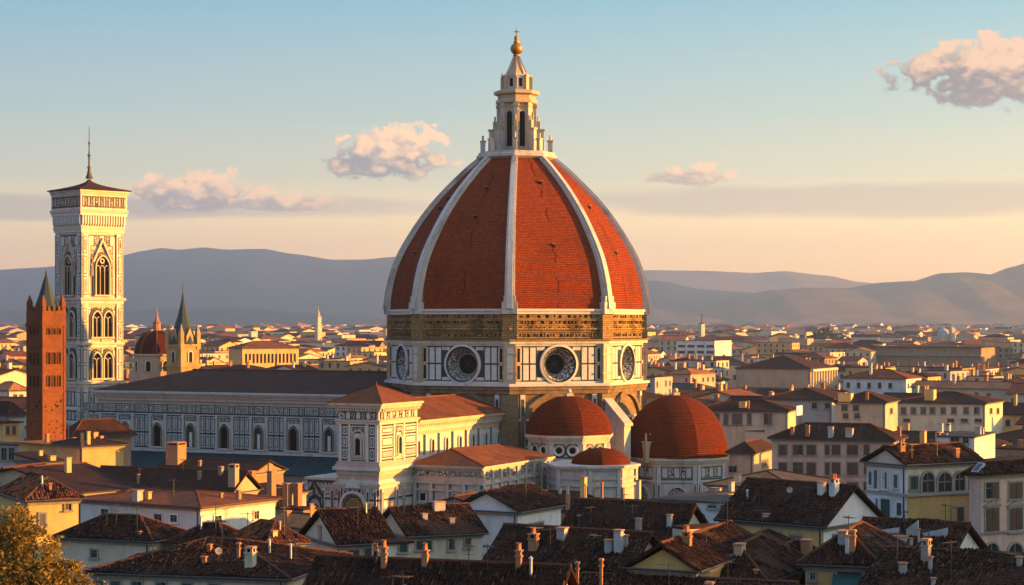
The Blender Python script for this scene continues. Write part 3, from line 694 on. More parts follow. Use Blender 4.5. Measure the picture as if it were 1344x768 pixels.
# gallery wing
gw = MB(); WR = 8.12; fg = FF(e2 * WR, 64.5)
fg.box(gw, -60.5, -20, 0, 20.9, -14, 0, 0)
for (za, zb, d, m) in ((19.0, 19.3, .35, 0), (19.3, 19.7, .7, 4), (19.7, 20.2, .5, 0), (20.2, 20.6, 1.0, 4), (20.6, 21.0, 1.5, 4), (18.3, 19.0, .2, 3), (14.2, 14.6, .6, 0), (13.8, 14.2, 1.0, 4), (13.2, 13.8, .5, 3), (12.4, 13.2, .3, 4)): fg.box(gw, -60, -20, za, zb, -1, d, m)
gu = [fg.hit(px, 576, CO)[0] for px in (548, 564, 581, 600, 619, 637)]
for i in range(7): u = gu[0] + (gu[-1] - gu[0]) * (i - .5) / 5; fg.box(gw, u - .3, u + .3, 14.6, 18.3, 0, .4, 0); fg.box(gw, u - .55, u - .4, 14.6, 18.3, 0, .15, 1); fg.box(gw, u + .4, u + .55, 14.6, 18.3, 0, .15, 1)
for i in range(46): u = -59 + i * .8; fg.box(gw, u, u + .4, 19.75, 20.15, .4, .85, 0)
gal_o = gw.build('gallery_wing', [WHITE, GREEN, INLAY, PINK, CREAM], cath)
for i in range(9):
    u = gu[0] + (gu[-1] - gu[0]) * i / 5; mb = MB()
    fg.poly(mb, arch(u, 14.9, .95, 1.9), 0, .06, 0); archframe(fg, mb, u, 14.9, .95, 1.9, .3, 0, .3, 1); fg.box(mb, u - .8, u + .8, 14.65, 14.92, 0, .5, 1)
    mb.build('gallery_window', [DARK, WHITE], gal_o)
rf = MB(); a, b, c, d = g(WR + 1.7, 60.2, 21.0), g(WR + 1.7, 22, 21.0), g(0.6, 24, 24.3), g(0.6, 60.2, 24.3); rf.face([a, b, c, d]); rf.face([d, c, g(-6, 24, 21.0), g(-6, 60.2, 21.0)])
rf.face([a, d, g(-6, 60.2, 21.0)]); rf.tube(c, d, .2, 0, 5); rf.build('gallery_roof', [ROOFS['red']], gal_o)
# low annex
an = MB(); WA, TA0, TA1 = 22.7, 33.0, 62.0; fa = FF(e2 * WA, 64.5); fb = FF(n1 * TA1, -25.5)
fb.box(an, 9.0, WA, 0, 13.2, -(TA1 - TA0), 0, 0)
for (za, zb, d, m) in ((12.7, 13.1, .45, 4), (13.1, 13.45, .9, 0), (11.6, 12.4, .12, 2), (10.2, 10.6, .4, 0), (10.6, 11.4, .2, 3), (6.6, 6.9, .3, 0), (8.9, 9.3, .3, 4)): fb.box(an, 9.3, WA + d, za, zb, -(TA1 - TA0), d, m)
for u in (9.8, 13, 16.2, 19.4, 22.2): fb.box(an, u - .3, u + .3, 0, 10.2, 0, .35, 0); fb.box(an, u + .45, u + .6, 0, 10.2, 0, .12, 1)
for i in range(9): u = -TA1 + .5 + i * 3.4; fa.box(an, u - .35, u + .35, 0, 12.7, 0, .4, 0); fa.box(an, u + .55, u + 2.5, 11.0, 12.3, 0, .2, 2); fa.box(an, u + .55, u + 2.5, 7.2, 9.9, 0, .18, 3); fa.box(an, u + .8, u + 2.2, 7.5, 9.6, 0, .22, 0)
ann_o = an.build('annex', [WHITE2, GREEN, INLAY, PINK, CREAM], cath)
for u in (11.4, 17.8):
    mb = MB(); fb.box(mb, u - .55, u + .55, 7.2, 8.5, 0, .1, 0); fb.box(mb, u - .85, u + .85, 6.9, 7.2, 0, .4, 1); fb.box(mb, u - .85, u + .85, 8.5, 8.75, 0, .4, 1); fb.box(mb, u - .85, u - .55, 7.2, 8.5, 0, .3, 1); fb.box(mb, u + .55, u + .85, 7.2, 8.5, 0, .3, 1)
    mb.build('annex_window', [DARK, WHITE2], ann_o)
rf = MB(); z = 13.45; q = [g(8.6, TA1 + 1, z), g(WA + 1, TA1 + 1, z), g(WA + 1, TA0, z), g(8.6, TA0, z)]; r0 = g(13.6, TA1 - 6, 15.9); r1 = g(13.6, TA0, 15.4)
rf.face([q[0], q[1], r0]); rf.face([q[1], q[2], r1, r0]); rf.face([q[3], q[0], r0, r1]); rf.tube(r0, q[1], .18, 1, 5); rf.tube(r0, r1, .18, 1, 5)
rf.build('annex_roof', [ROOFS['red'], RIDGE], ann_o)

# the apse domes -----------------------------------------------------
def tribune(cx, cy, a0, r, zd, zt, base, oculi, label):
    """eight-sided chapel with a half-round tiled dome: r radius, zd foot and zt top of the dome"""
    c = (cx, cy); mb = MB(); hh = zt - zd
    def rg(r0, za, r1, zb, m): mb.lathe(c, [(r0, za), (r1, zb)], 8, a0, m)
    rr = r * 0.985
    rg(rr, 0, rr, zd - 1.2, 0)
    for (za, zb, d, m) in ((zd - 1.5, zd - .9, .25, 4), (zd - .9, zd - .45, .6, 0), (zd - .45, zd + .05, .95, 4), (zd - 4.6, zd - 4.2, .35, 0), (zd - 4.2, zd - 3.95, .15, 1), (zd - 9.3, zd - 8.8, .5, 4)):
        rg(rr + d, za, rr + d, zb, m); rg(rr - .1, za, rr + d, za, m); rg(rr + d, zb, rr - .2, zb, m)
    win = []
    for k in range(8):
        am = a0 + 45 * k + 22.5; ap = rr * AP; f = FF(V(cx, cy, 0) + DIR(am) * ap, am); h = rr * sin(R(22.5))
        for u in (-h + .4, h - .4): f.box(mb, u - .4, u + .4, 0, zd - 1.5, -.2, .3, 0); f.box(mb, u - .12, u + .12, .5, zd - 5, -.2, .36, 1)
        if base == 'frieze':
            f.box(mb, -h + .9, h - .9, zd - 3.8, zd - 1.7, -.2, .12, 1); n = 5
            for i in range(n): a = -h + 1 + (2 * h - 2) * i / n; f.box(mb, a + .08, a + (2 * h - 2) / n - .08, zd - 3.65, zd - 1.85, -.2, .18, 2 if i % 2 else 0)
        win.append((f, h))
    o = mb.build('tribune', [WHITE2, GREEN, INLAY, PINK, CREAM], cath, label)
    dm = MB(); N = 16
    for k in range(8):
        rows = []; uvs = []
        for i in range(N + 1):
            t = i / N * pi / 2; q = (r + .45) * (cos(t) * .97 + .03 * (1 - i / N)) + .02; z = zd + hh * sin(t) ** .95
            pa, pb = [V(cx + q * sin(R(a0 + 45 * (k + e))), cy - q * cos(R(a0 + 45 * (k + e))), z) for e in (0, 1)]
            l = (r + .45 + hh) * .78 * i / N; hw = (pb - pa).length / 2
            rows.append([pa.lerp(pb, j / 6) + DIR(a0 + 45 * k + 22.5) * (hw * .1 * (1 - (j / 3 - 1) ** 2)) for j in range(7)]); uvs.append([(hw * (j / 3 - 1), l) for j in range(7)])
        dm.grid(rows, 0, uvs, True)
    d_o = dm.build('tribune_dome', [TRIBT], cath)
    fin = MB(); fin.box((cx, cy), 1.3, 1.3, zt - .3, zt + .5, R(20), 0); fin.ball((cx, cy, zt + .9), .5, 0, 8); fin.build('dome_finial', [CREAM], d_o)
    for k, (f, h) in enumerate(win):
        mb = MB()
        if oculi:
            for u in ((-h * .42, h * .42)):
                mb = MB(); f.ring(mb, u, zd - 2.75, .62, 1.0, .1, .42, 0, n=20); f.ring(mb, u, zd - 2.75, .02, .62, .02, .1, 1, n=16); f.ring(mb, u, zd - 2.75, 1.0, 1.12, .42, -.1, 0, n=20); f.ring(mb, u, zd - 2.75, 1.12, 1.4, .05, .05, 2, n=20)
                mb.build('round_window', [WHITE, DARK, GREEN], o)
        else:
            archframe(f, mb, 0, zd - 13, h * .95, 5.6, .42, -.1, .55, 0); f.poly(mb, arch(0, zd - 13, h * .95, 5.6), -.1, .12, 1); f.poly(mb, arch(0, zd - 12, h * .4, 3.6), -.1, .2, 2)
            mb.build('blind_arch', [WHITE2, INLAY, DARK], o)
    return o
tribune(9.9, -31.0, 16, 8.0, 17.1, 24.3, 'plain', True, 'smaller apse drum with round windows')
tribune(31.5, -15.0, 19, 10.3, 11.9, 23.9, 'frieze', False, 'larger apse at the right of the dome, with a carved frieze')
# low chapel in front with its shallow little dome
lc = MB(); c = (13.6, -47.5); r = 8.0; zt = 12.6
lc.lathe(c, [(r, 0), (r, zt - .6)], 8, -8, 0)
for (za, zb, d, m) in ((zt - .7, zt - .3, .4, 4), (zt - .3, zt + .1, .8, 0), (zt - 2.4, zt - 2.0, .3, 3), (zt - 3.6, zt - 3.2, .4, 0)): lc.lathe(c, [(r, za), (r + d, za), (r + d, zb), (0.5, zb)], 8, -8, m)
for k in range(8):
    am = -8 + 45 * k + 22.5; f = FF(V(c[0], c[1], 0) + DIR(am) * r * AP, am); h = r * sin(R(22.5))
    for u in (-h + .4, h - .4): f.box(lc, u - .35, u + .35, 0, zt - .7, -.2, .35, 0)
    f.box(lc, -h + 1, h - 1, zt - 7, zt - 4, -.2, .1, 3); f.box(lc, -h + 1.3, h - 1.3, zt - 6.7, zt - 4.3, -.2, .15, 0)
ch_o = lc.build('low_chapel', [WHITE2, GREEN, INLAY, PINK, CREAM], cath)
ld = MB(); N = 8
for i in range(1): ld.lathe((c[0] + 1.6, c[1] - .2), [(5.4 * cos(t * pi / 2 / N), zt + .1 + 2.8 * sin(t * pi / 2 / N)) for t in range(N + 1)], 16, 0, 0, True)
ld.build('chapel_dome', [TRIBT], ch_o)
# sloping buttress between the drum and the right apse, low link walls
bt = MB(); a = DIR(42); t_ = DIR(132)
def bp(r, s, z): return a * r + t_ * s + V(0, 0, z)
bt.hexa([bp(25, -.9, 8), bp(32, -.9, 8), bp(32, .9, 8), bp(25, .9, 8)], [bp(25, -.9, 24.4), bp(32, -.9, 18.4), bp(32, .9, 18.4), bp(25, .9, 24.4)], 0)
bt.hexa([bp(25, -1.15, 24.4), bp(32.4, -1.15, 18.2), bp(32.4, 1.15, 18.2), bp(25, 1.15, 24.4)], [bp(25, -1.15, 24.9), bp(32.4, -1.15, 18.7), bp(32.4, 1.15, 18.7), bp(25, 1.15, 24.9)], 1)
bt.hexa([bp(25, -1.6, 0), bp(33, -1.6, 0), bp(33, 1.6, 0), bp(25, 1.6, 0)], [bp(25, -1.6, 8), bp(33, -1.6, 8), bp(33, 1.6, 8), bp(25, 1.6, 8)], 0)
bt.build('sloping_buttress', [WHITE2, CREAM], cath)
# turret with its statue in front of the right apse
px_ = Wp(851, 599, 377.2) - CO
tu = MB(); tu.box((px_.x, px_.y), 1.8, 1.8, px_.z - 1.2, px_.z + 2.6, R(20), 0); tu.box((px_.x, px_.y), 2.1, 2.1, px_.z + 2.6, px_.z + 2.9, R(20), 0)
for q in ((-.45, 0), (.45, 0)): tu.tube((px_.x + q[0], px_.y, px_.z + 3), (px_.x + q[0], px_.y, px_.z + 4.1), .28, 0, 6, .2); tu.ball((px_.x + q[0], px_.y, px_.z + 4.25), .24, 0, 6)
tu.build('turret', [TANM], cath)
# ------------------------------------------------------------------ bell tower
def square_tower(D, px, side, ang, name, label, cat):
    """root at the tower's middle; ang: direction its left face looks (degrees from 'towards the camera')"""
    c = Wp(px, HY, D); o = thing(name, label, cat, (c.x, c.y, 0)); fs = [FF(DIR(ang + 90 * k) * side / 2, ang + 90 * k) for k in range(4)]
    return o, fs
bt_o, bf = square_tower(438, 117, 10.6, -45, 'bell_tower', 'tall square marble bell tower with pointed windows, left of the great dome', 'bell tower')
bt_o.scale = (.95, .95, .98); bt_o.location.z = CH * (1 - .98)
S2 = 5.3
tw = MB()  # 0 white 1 green 2 inlay 3 pink 4 cream 5 dark
tw.box((0, 0), 10.6, 10.6, -3, 60.0, R(45), 0)
for (za, zb, d, m) in ((42.6, 43.3, .5, 0), (43.3, 43.9, .9, 3), (41.9, 42.6, .2, 3), (32.6, 33.2, .45, 0), (33.2, 33.7, .7, 4), (23.6, 24.3, .55, 0), (24.3, 24.9, .9, 4), (22.9, 23.6, .25, 3), (18.4, 18.8, .4, 0), (15.0, 15.5, .45, 4), (9, 9.6, .5, 4), (58.4, 58.8, .3, 0)):
    tw.box((0, 0), 10.6 + 2 * d, 10.6 + 2 * d, za, zb, R(45), m)
for f in bf:
    for s_ in (-1, 1):   # corner buttress strips with their inlaid panels
        f.box(tw, min(s_ * 3.9, s_ * 5.75), max(s_ * 3.9, s_ * 5.75), 0, 58.5, -.3, .45, 0)
        for (z0, z1) in ((1, 5), (5.5, 8.6), (10, 14.6), (16, 18), (19.2, 22.5), (25.4, 28.6), (29, 32.2), (34.2, 37.8), (38.2, 41.5), (44.5, 48.8), (49.3, 53.4), (54, 57.8)):
            a, b = sorted((s_ * 4.25, s_ * 5.4)); f.box(tw, a, b, z0, z1, -.3, .48, 1); f.box(tw, a + .2, b - .2, z0 + .22, z1 - .22, -.3, .52, 0); f.box(tw, a + .38, b - .38, z0 + .6, z1 - .6, -.3, .55, 3 if int(z0) % 2 else 2)
    for (z0, z1, n) in ((16.0, 18.2, 5), (19.2, 22.6, 5), (10.2, 14.6, 4), (1, 8, 4)):
        for i in range(n): u = -3.7 + 7.4 * i / n; f.box(tw, u + .06, u + 7.4 / n - .06, z0, z1, -.3, .06, 1); f.box(tw, u + .3, u + 7.4 / n - .3, z0 + .26, z1 - .26, -.3, .12, 0); f.box(tw, u + .5, u + 7.4 / n - .5, z0 + .55, z1 - .55, -.3, .15, 3 if i % 2 else 2)
    for z0, z1 in ((25.2, 32.4), (34.0, 41.6), (44.2, 58.2)):
        for a, b in ((-3.75, -2.95), (2.95, 3.75)):
            f.box(tw, a, b, z0 + .3, z1 - .3, -.3, .05, 1); f.box(tw, a + .17, b - .17, z0 + .5, z1 - .5, -.3, .1, 0)
    f.box(tw, -3.7, 3.7, 55.6, 58.2, -.3, .06, 1)
    for z0, z1 in ((25.0, 32.5), (33.9, 41.8)): f.box(tw, -2.9, 2.9, z0, z1, -.3, .03, 3); f.box(tw, -.16, .16, z0, z1, -.3, .3, 0); f.box(tw, -2.9, 2.9, z1 - 1.0, z1 - .2, -.3, .08, 2)
    for i in range(5): u = -3.6 + 1.44 * i; f.box(tw, u + .14, u + 1.30, 55.85, 57.95, -.3, .13, 2 if i % 2 else 0)
    f.box(tw, -2.9, 2.9, 44.0, 55.5, -.3, .05, 3)
    for i in range(4):
        a = -2.9 if i % 2 == 0 else 1.9
        f.box(tw, a, a + 1.0, 50.6 + 2.3 * (i // 2), 52.6 + 2.3 * (i // 2), -.3, .12, 2)
shaft = tw.build('shaft', [WHITE, GREEN, INLAY, PINK, CREAM, DARK], bt_o)
def tracery(f, uc, z0, wd, h, lights, parent, name, gable=0.0, hood=True):
    """a pointed window: dark opening, thin shafts, pierced head, frame and gable"""
    mb = MB(); f.poly(mb, arch(uc, z0, wd, h, .55), 0, .1, 0)
    archframe(f, mb, uc, z0, wd, h, .26, 0, .7, 1, .55); archframe(f, mb, uc, z0, wd + .9, h, .25, 0, .4, 2, .55)
    lw = wd / lights
    for i in range(1, lights): mb.tube(f.p(uc - wd / 2 + lw * i, z0, .3), f.p(uc - wd / 2 + lw * i, z0 + h, .3), .10, 1, 6)
    for i in range(lights):
        archframe(f, mb, uc - wd / 2 + lw * (i + .5), z0 + h - .9, lw * .78, .7, lw * .09, .1, .3, 1, .4, 5)
    if lights > 2: f.ring(mb, uc, z0 + h + wd * .42, .35, .62, .34, .34, 1, n=14); f.ring(mb, uc, z0 + h + wd * .42, .62, .64, .34, .1, 1, n=14)
    f.box(mb, uc - wd / 2 - .5, uc + wd / 2 + .5, z0 - .35, z0, 0, .75, 1)
    if gable:
        zg = z0 + h + wd * .35; hw = wd / 2 + .95; zt = z0 + h + gable
        f.poly(mb, [(uc - hw, zg), (uc - hw + .45, zg), (uc, zt - .75), (uc + hw - .45, zg), (uc + hw, zg), (uc, zt + .2)], 0, .6, 1)
        for s_ in (-1, 1): mb.tube(f.p(uc + s_ * hw, zg - 3.2, .5), f.p(uc + s_ * hw, zg + 1.8, .5), .2, 1, 5, .03)
    return mb.build(name, [DARK, CREAM, GREEN], parent)
for f in bf:
    tracery(f, 0, 44.6, 3.6, 6.2, 3, shaft, 'belfry_window', 6.6)
    for z in (35.0, 25.6):
        for u in (-1.55, 1.55): tracery(f, u, z, 2.3, 4.1, 2, shaft, 'twin_window')
cn = MB()
for (za, zb, d, m) in ((58.8, 59.4, .6, 0), (59.4, 60.2, .75, 4), (62.6, 63.3, 1.1, 0), (63.3, 64.0, 1.3, 3), (64.0, 67.4, 1.05, 0), (67.4, 68.0, 1.25, 3), (68.0, 68.6, 1.45, 0)): cn.box((0, 0), 10.6 + 2 * d, 10.6 + 2 * d, za, zb, R(45), m)
cn.box((0, 0), 11.3, 11.3, 60.2, 62.6, R(45), 1)
for f in bf:
    n = 17
    for i in range(n):
        u = -6.0 + 12.0 * (i + .5) / n; f.box(cn, u - .17, u + .17, 60.6, 62.6, 0, 1.05, 0); f.box(cn, u - .14, u + .14, 60.0, 60.6, 0, .8, 0)
        f.box(cn, u - .3, u + .3, 64.4, 67.0, 0, 1.12, 1 if i % 2 else 5); f.box(cn, u - .17, u + .17, 64.8, 66.6, 0, 1.18, 2 if i % 2 else 3)
cn.build('cornice', [WHITE, BROWNST, INLAY, PINK, CREAM, GREEN], bt_o)
rf = MB(); N = 7; rw = []
for i in range(N + 1):
    t = i / N; hw = 6.85 * (1 - t) ** 1.9 + .25; z = 68.6 + 2.6 * t; rw.append((hw * math.sqrt(2), z))
rf.lathe((0, 0), rw, 4, 0, 0); rf.lathe((0, 0), [(rw[0][0], 68.35), rw[0]], 4, 0, 0)
rf_o = rf.build('tower_roof', [ROOFS['brown']], bt_o)
fi = MB(); fi.lathe((0, 0), [(.9, 71.4), (.55, 72.4), (.3, 73.6), (.5, 73.9), (.22, 74.4), (.2, 76.4), (.45, 76.7), (.16, 77.2), (.14, 79.2), (.34, 79.5), (.1, 79.9), (.07, 83.2), (.02, 83.4)], 8, 0, 0, True)
fi.build('spire', [BRONZE], rf_o)

# ------------------------------------------------------------------ brick tower with its green spire
br_o, rfs = square_tower(330, 60.5, 4.55, -42, 'brick_tower', 'slender square red brick tower with a dark green spire and corner pinnacles', 'tower')
b = MB(); zt = 38 - (408 - 425) * .1294; b.box((0, 0), 4.55, 4.55, 0, zt - 2.6, R(48), 0); b.box((0, 0), 4.95, 4.95, zt - 2.6, zt - 2.2, R(48), 0); b.box((0, 0), 4.7, 4.7, zt - 2.2, zt, R(48), 0)
for z in (30.3, 34.0, 26.5): b.box((0, 0), 4.75, 4.75, z, z + .22, R(48), 0)
for f in rfs:
    for u in (-2.1, 2.1): f.box(b, u - .22, u + .22, 12, zt - 2.6, -.1, .1, 0)
    for i in range(5): u = -2.0 + i; f.box(b, u - .22, u + .22, zt, zt + .75, -.3, .1, 0)
    rr_ = random.Random(3)
    for i in range(36): u, z = rr_.uniform(-1.9, 1.7), rr_.uniform(16, 25); f.box(b, u, u + rr_.uniform(.1, .35), z, z + rr_.uniform(.1, .4), -.2, .04, 1)
tb = b.build('tower_wall', [REDBR, DARK], br_o)
for f in rfs:
    for z, h in ((31.2, 1.7), (27.4, 1.6), (36.2, .8)):
        for u in (-1.05, 0, 1.05):
            mb = MB(); f.poly(mb, arch(u, z, .5, h), 0, .05, 0); archframe(f, mb, u, z, .5, h, .13, 0, .16, 1); mb.build('tower_window', [DARK, REDBR], tb)
s = MB(); s.lathe((0, 0), [(2.25, zt), (1.9, zt + .8), (1.25, zt + 2.6), (.55, zt + 4.9), (.12, zt + 6.2), (.05, zt + 7.0)], 8, 0, 0); s.ball((0, 0, zt + 6.3), .2, 0, 6); s.build('spire', [COPPER], br_o)
for k in range(4):
    c = DIR(3 + 90 * k) * 2.75; p_ = MB(); p_.box((c.x, c.y), .75, .75, zt - .4, zt + 1.5, R(48), 0); p_.lathe((c.x, c.y), [(.5, zt + 1.5), (.08, zt + 2.6), (.0, zt + 2.7)], 4, 3, 0); p_.build('pinnacle', [REDBR], br_o)

# ------------------------------------------------------------------ church beyond the nave: dome and spired tower
D = 620; k_ = D / F
c = Wp(206, HY, D); ch = thing('domed_church', 'far church with a dark red ribbed dome and brick lantern, beyond the nave roof', 'church', (c.x, c.y, 0))
m_ = MB(); m_.lathe((0, 0), [(7.3, 0), (7.3, 27.6), (7.8, 27.8), (7.8, 28.4), (6.6, 28.5)], 8, 10, 0); m_.box((2, 14), 24, 20, 0, 23, R(20), 0); dw = m_.build('drum', [WALLS['tan']], ch)
for k in range(8):
    f = FF(DIR(10 + 45 * k + 22.5) * 7.3 * AP, 10 + 45 * k + 22.5); mb = MB(); f.poly(mb, arch(0, 23, 1.6, 2.4), 0, .1, 0); archframe(f, mb, 0, 23, 1.6, 2.4, .4, 0, .3, 1); mb.build('window', [DARK, CREAM], dw)
m_ = MB(); m_.lathe((0, 0), [(6.9 * cos(t * pi / 18) ** .9 + .01, 28.4 + 7.4 * sin(t * pi / 18)) for t in range(9)] + [(.9, 35.8)], 8, 10, 0)
for k in range(8):
    pr = [(7.0 * cos(t * pi / 18) ** .9, 28.4 + 7.45 * sin(t * pi / 18)) for t in range(9)]
    for i in range(8): q = DIR(10 + 45 * k); m_.tube(q * pr[i][0] + V(0, 0, pr[i][1]), q * pr[i + 1][0] + V(0, 0, pr[i + 1][1]), .28, 1, 4)
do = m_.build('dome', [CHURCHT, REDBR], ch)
m_ = MB(); m_.lathe((0, 0), [(1.3, 35.6), (1.15, 38.2), (1.5, 38.4), (.8, 38.8), (.3, 40.6), (.05, 43.5)], 8, 0, 0); m_.build('lantern', [CHIMBR], do)
c = Wp(240, HY, D - 12); AGED = plaster('aged_gold_stone', (.36, .24, .10), .9)
st = thing('spired_tower', 'pale church tower with a green blue pointed spire, right of the dark red dome', 'tower', (c.x, c.y, 0))
m_ = MB(); m_.box((0, 0), 7.2, 7.2, 0, 31.5, R(48), 0)
for z in (24.5, 30.9): m_.box((0, 0), 7.9, 7.9, z, z + .7, R(48), 0)
tw_ = m_.build('tower_wall', [AGED], st)
for k in range(4):
    f = FF(DIR(-42 + 90 * k) * 3.6, -42 + 90 * k); mb = MB(); f.poly(mb, arch(0, 26, 1.4, 2.6), 0, .1, 0); archframe(f, mb, 0, 26, 1.4, 2.6, .35, 0, .3, 1); mb.build('belfry_opening', [DARK, CREAM], tw_)
    mb = MB(); q = DIR(3 + 90 * k) * 4.6; mb.box((q.x, q.y), 1.3, 1.3, 30, 35, R(48), 0); mb.lathe((q.x, q.y), [(.9, 35), (.05, 38)], 4, 3, 0); mb.build('pinnacle', [AGED], st)
    f2 = FF(DIR(-42 + 90 * k) * 3.0, -42 + 90 * k); mb = MB(); f2.poly(mb, [(-1.3, 31.5), (1.3, 31.5), (1.3, 34), (0, 36.6), (-1.3, 34)], -1.5, .5, 0); mb.build('gable', [AGED], st)
m_ = MB(); m_.lathe((0, 0), [(4.2, 31.5), (3.4, 35), (1.6, 40.5), (.55, 45), (.1, 48.0)], 8, 3, 0); m_.tube((0, 0, 47), (0, 0, 51), .14, 1, 5, .05); m_.build('spire', [COPPER, BRONZE], st)
# ------------------------------------------------------------------ ground
def sstep(a, b, x):
    t = max(0.0, min(1.0, (x - a) / (b - a))); return t * t * (3 - 2 * t)
def ground_z(x, y):
    z = 9.0 * (1 - sstep(20, 260, y)) + 16 * (1 - sstep(-60, 60, y))
    z += (37.5 - 5.0 * (1 - sstep(95, 190, y))) * sstep(88, 165, x - 0.10 * (y - 150)) * sstep(-20, 110, y) * (1 - sstep(205, 300, y)) * (1 - sstep(300, 480, x))  # unseen hill off to the right, added to throw shade on the foreground
    return z
xs = sorted(set([round(10500 * math.copysign(abs(t) ** 3.2, t), 1) for t in [i / 60 for i in range(-60, 61)]] + [i * 12.0 for i in range(-20, 50)]))
ys = sorted(set([-350 + 12 * i for i in range(75)] + [round(550 + 16500 * (i / 50) ** 2, 1) for i in range(51)]))
gm = MB(); gm.grid([[V(x, y, ground_z(x, y)) for x in xs] for y in ys], 0, [[(x, y) for x in xs] for y in ys], True)
m, t = newmat('city_ground')
n1 = t.n('TexNoise', {'Vector': uvmap(t, .02, .02), 'Scale': 1.0, 'Detail': 8.0}).outputs[0]
finish(t, t.mix(t.ss(n1, .4, .62), (0.075, 0.065, 0.055), (0.055, 0.06, 0.035)), 0.95); GROUND = m
tag(gm.build('ground', [GROUND]), None, None, None, 'structure')

# ------------------------------------------------------------------ houses
def roof_mesh(mb, kind, Rw, Lw, ze, rise, o=0.5, ridge=True, rm=0, rdm=1):
    """roof over [0,Rw]x[0,Lw]; kind: hip, gableR (ridge along x), gableL (ridge along y), flat, shed. Returns slopes"""
    th = .2; a, b, c, d = V(-o, -o, ze), V(Rw + o, -o, ze), V(Rw + o, Lw + o, ze), V(-o, Lw + o, ze); sl = []
    dz = lambda q: V(q.x, q.y, q.z - th)
    if kind == 'flat':
        mb.hexa([dz(q) for q in (a, b, c, d)], [a, b, c, d], rm); return [[a, b, c, d]]
    if kind == 'shed':   # high side at y = Lw
        c = c + V(0, 0, rise); d = d + V(0, 0, rise); mb.hexa([dz(q) for q in (a, b, c, d)], [a, b, c, d], rm); return [[a, b, c, d]]
    W_, L_ = Rw + 2 * o, Lw + 2 * o
    if kind == 'hip':
        h = min(W_, L_) / 2
        if W_ >= L_: r0, r1 = V(-o + h, Lw / 2, ze + rise), V(Rw + o - h, Lw / 2, ze + rise)
        else: r0, r1 = V(Rw / 2, -o + h, ze + rise), V(Rw / 2, Lw + o - h, ze + rise)
        if W_ >= L_: sl = [[a, b, r1, r0], [b, c, r1], [c, d, r0, r1], [d, a, r0]]; hips = [(a, r0), (d, r0), (b, r1), (c, r1), (r0, r1)]
        else: sl = [[a, b, r0], [b, c, r1, r0], [c, d, r1], [d, a, r0, r1]]; hips = [(a, r0), (b, r0), (c, r1), (d, r1), (r0, r1)]
        for s_ in sl: mb.face(s_, rm)
        for p_, q_ in ((a, b), (b, c), (c, d), (d, a)): mb.face([dz(p_), dz(q_), q_, p_], rm)
        mb.face([dz(d), dz(c), dz(b), dz(a)], rm)
    else:
        if kind == 'gableR': r0, r1 = V(-o, Lw / 2, ze + rise), V(Rw + o, Lw / 2, ze + rise); sl = [[a, b, r1, r0], [c, d, r0, r1]]; ends = [(d, r0, a), (b, r1, c)]
        else: r0, r1 = V(Rw / 2, -o, ze + rise), V(Rw / 2, Lw + o, ze + rise); sl = [[b, c, r1, r0], [d, a, r0, r1]]; ends = [(a, r0, b), (c, r1, d)]
        hips = [(r0, r1)]
        for s_ in sl:
            mb.face(s_, rm); mb.face([dz(q) for q in s_[::-1]], rm); mb.face([dz(s_[0]), dz(s_[1]), s_[1], s_[0]], rm)
        for (p_, q_, w_) in ends: mb.face([dz(p_), dz(q_), q_, p_], rm); mb.face([dz(q_), dz(w_), w_, q_], rm)
    if ridge:
        for p_, q_ in hips: mb.tube(p_ + V(0, 0, .03), q_ + V(0, 0, .03), .14, rdm, 6)
    return sl

def tile_rows(mb, sl, rnd, m=0, pitch=.25, ln=.5, lo=.0):
    """courses of half-round cover tiles on one slope (first edge is the eave)"""
    p0, p1 = sl[0], sl[1]; u = (p1 - p0); W_ = u.length; u = u / W_
    nn = None
    for k in range(2, len(sl)):
        nn = u.cross(sl[k] - p0)
        if nn.length > 1e-6: break
    nn.normalize(); v = nn.cross(u)
    P = [((q - p0).dot(u), (q - p0).dot(v)) for q in sl]
    sag = [rnd.uniform(-.03, .03) for _ in range(40)]
    n = int(W_ / pitch)
    for i in range(n):
        x = (i + .5) * W_ / n; ys_ = []
        for a, b in zip(P, P[1:] + P[:1]):
            if (a[0] - x) * (b[0] - x) < 0: ys_.append(a[1] + (b[1] - a[1]) * (x - a[0]) / (b[0] - a[0]))
        if len(ys_) < 2: continue
        y0, y1 = min(ys_) + rnd.uniform(-.08, .05), max(ys_); y = y0; w_ = pitch * .36
        while y < y1 - .1:
            l = min(ln, y1 - y); dx = rnd.uniform(-.05, .05); dh = rnd.uniform(-.02, .05) + (.05 if rnd.random() < .06 else 0); dx2 = dx + rnd.uniform(-.02, .02)
            B = p0 + u * (x + dx) + v * y; E_ = p0 + u * (x + dx2) + v * (y + l + .06); h0 = .10 + dh; h1 = .055 + dh
            a = [B - u * w_, B - u * w_ * .5 + nn * h0, B + u * w_ * .5 + nn * h0, B + u * w_]; b = [E_ - u * w_ * .8, E_ - u * w_ * .45 + nn * h1, E_ + u * w_ * .45 + nn * h1, E_ + u * w_ * .8]
            mm = rnd.choice((m, m, m, m, m, m, m, m, 2, 3, 3))
            for q in range(3): mb.face([a[q], a[q + 1], b[q + 1], b[q]], mm)
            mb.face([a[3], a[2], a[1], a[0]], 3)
            y += l

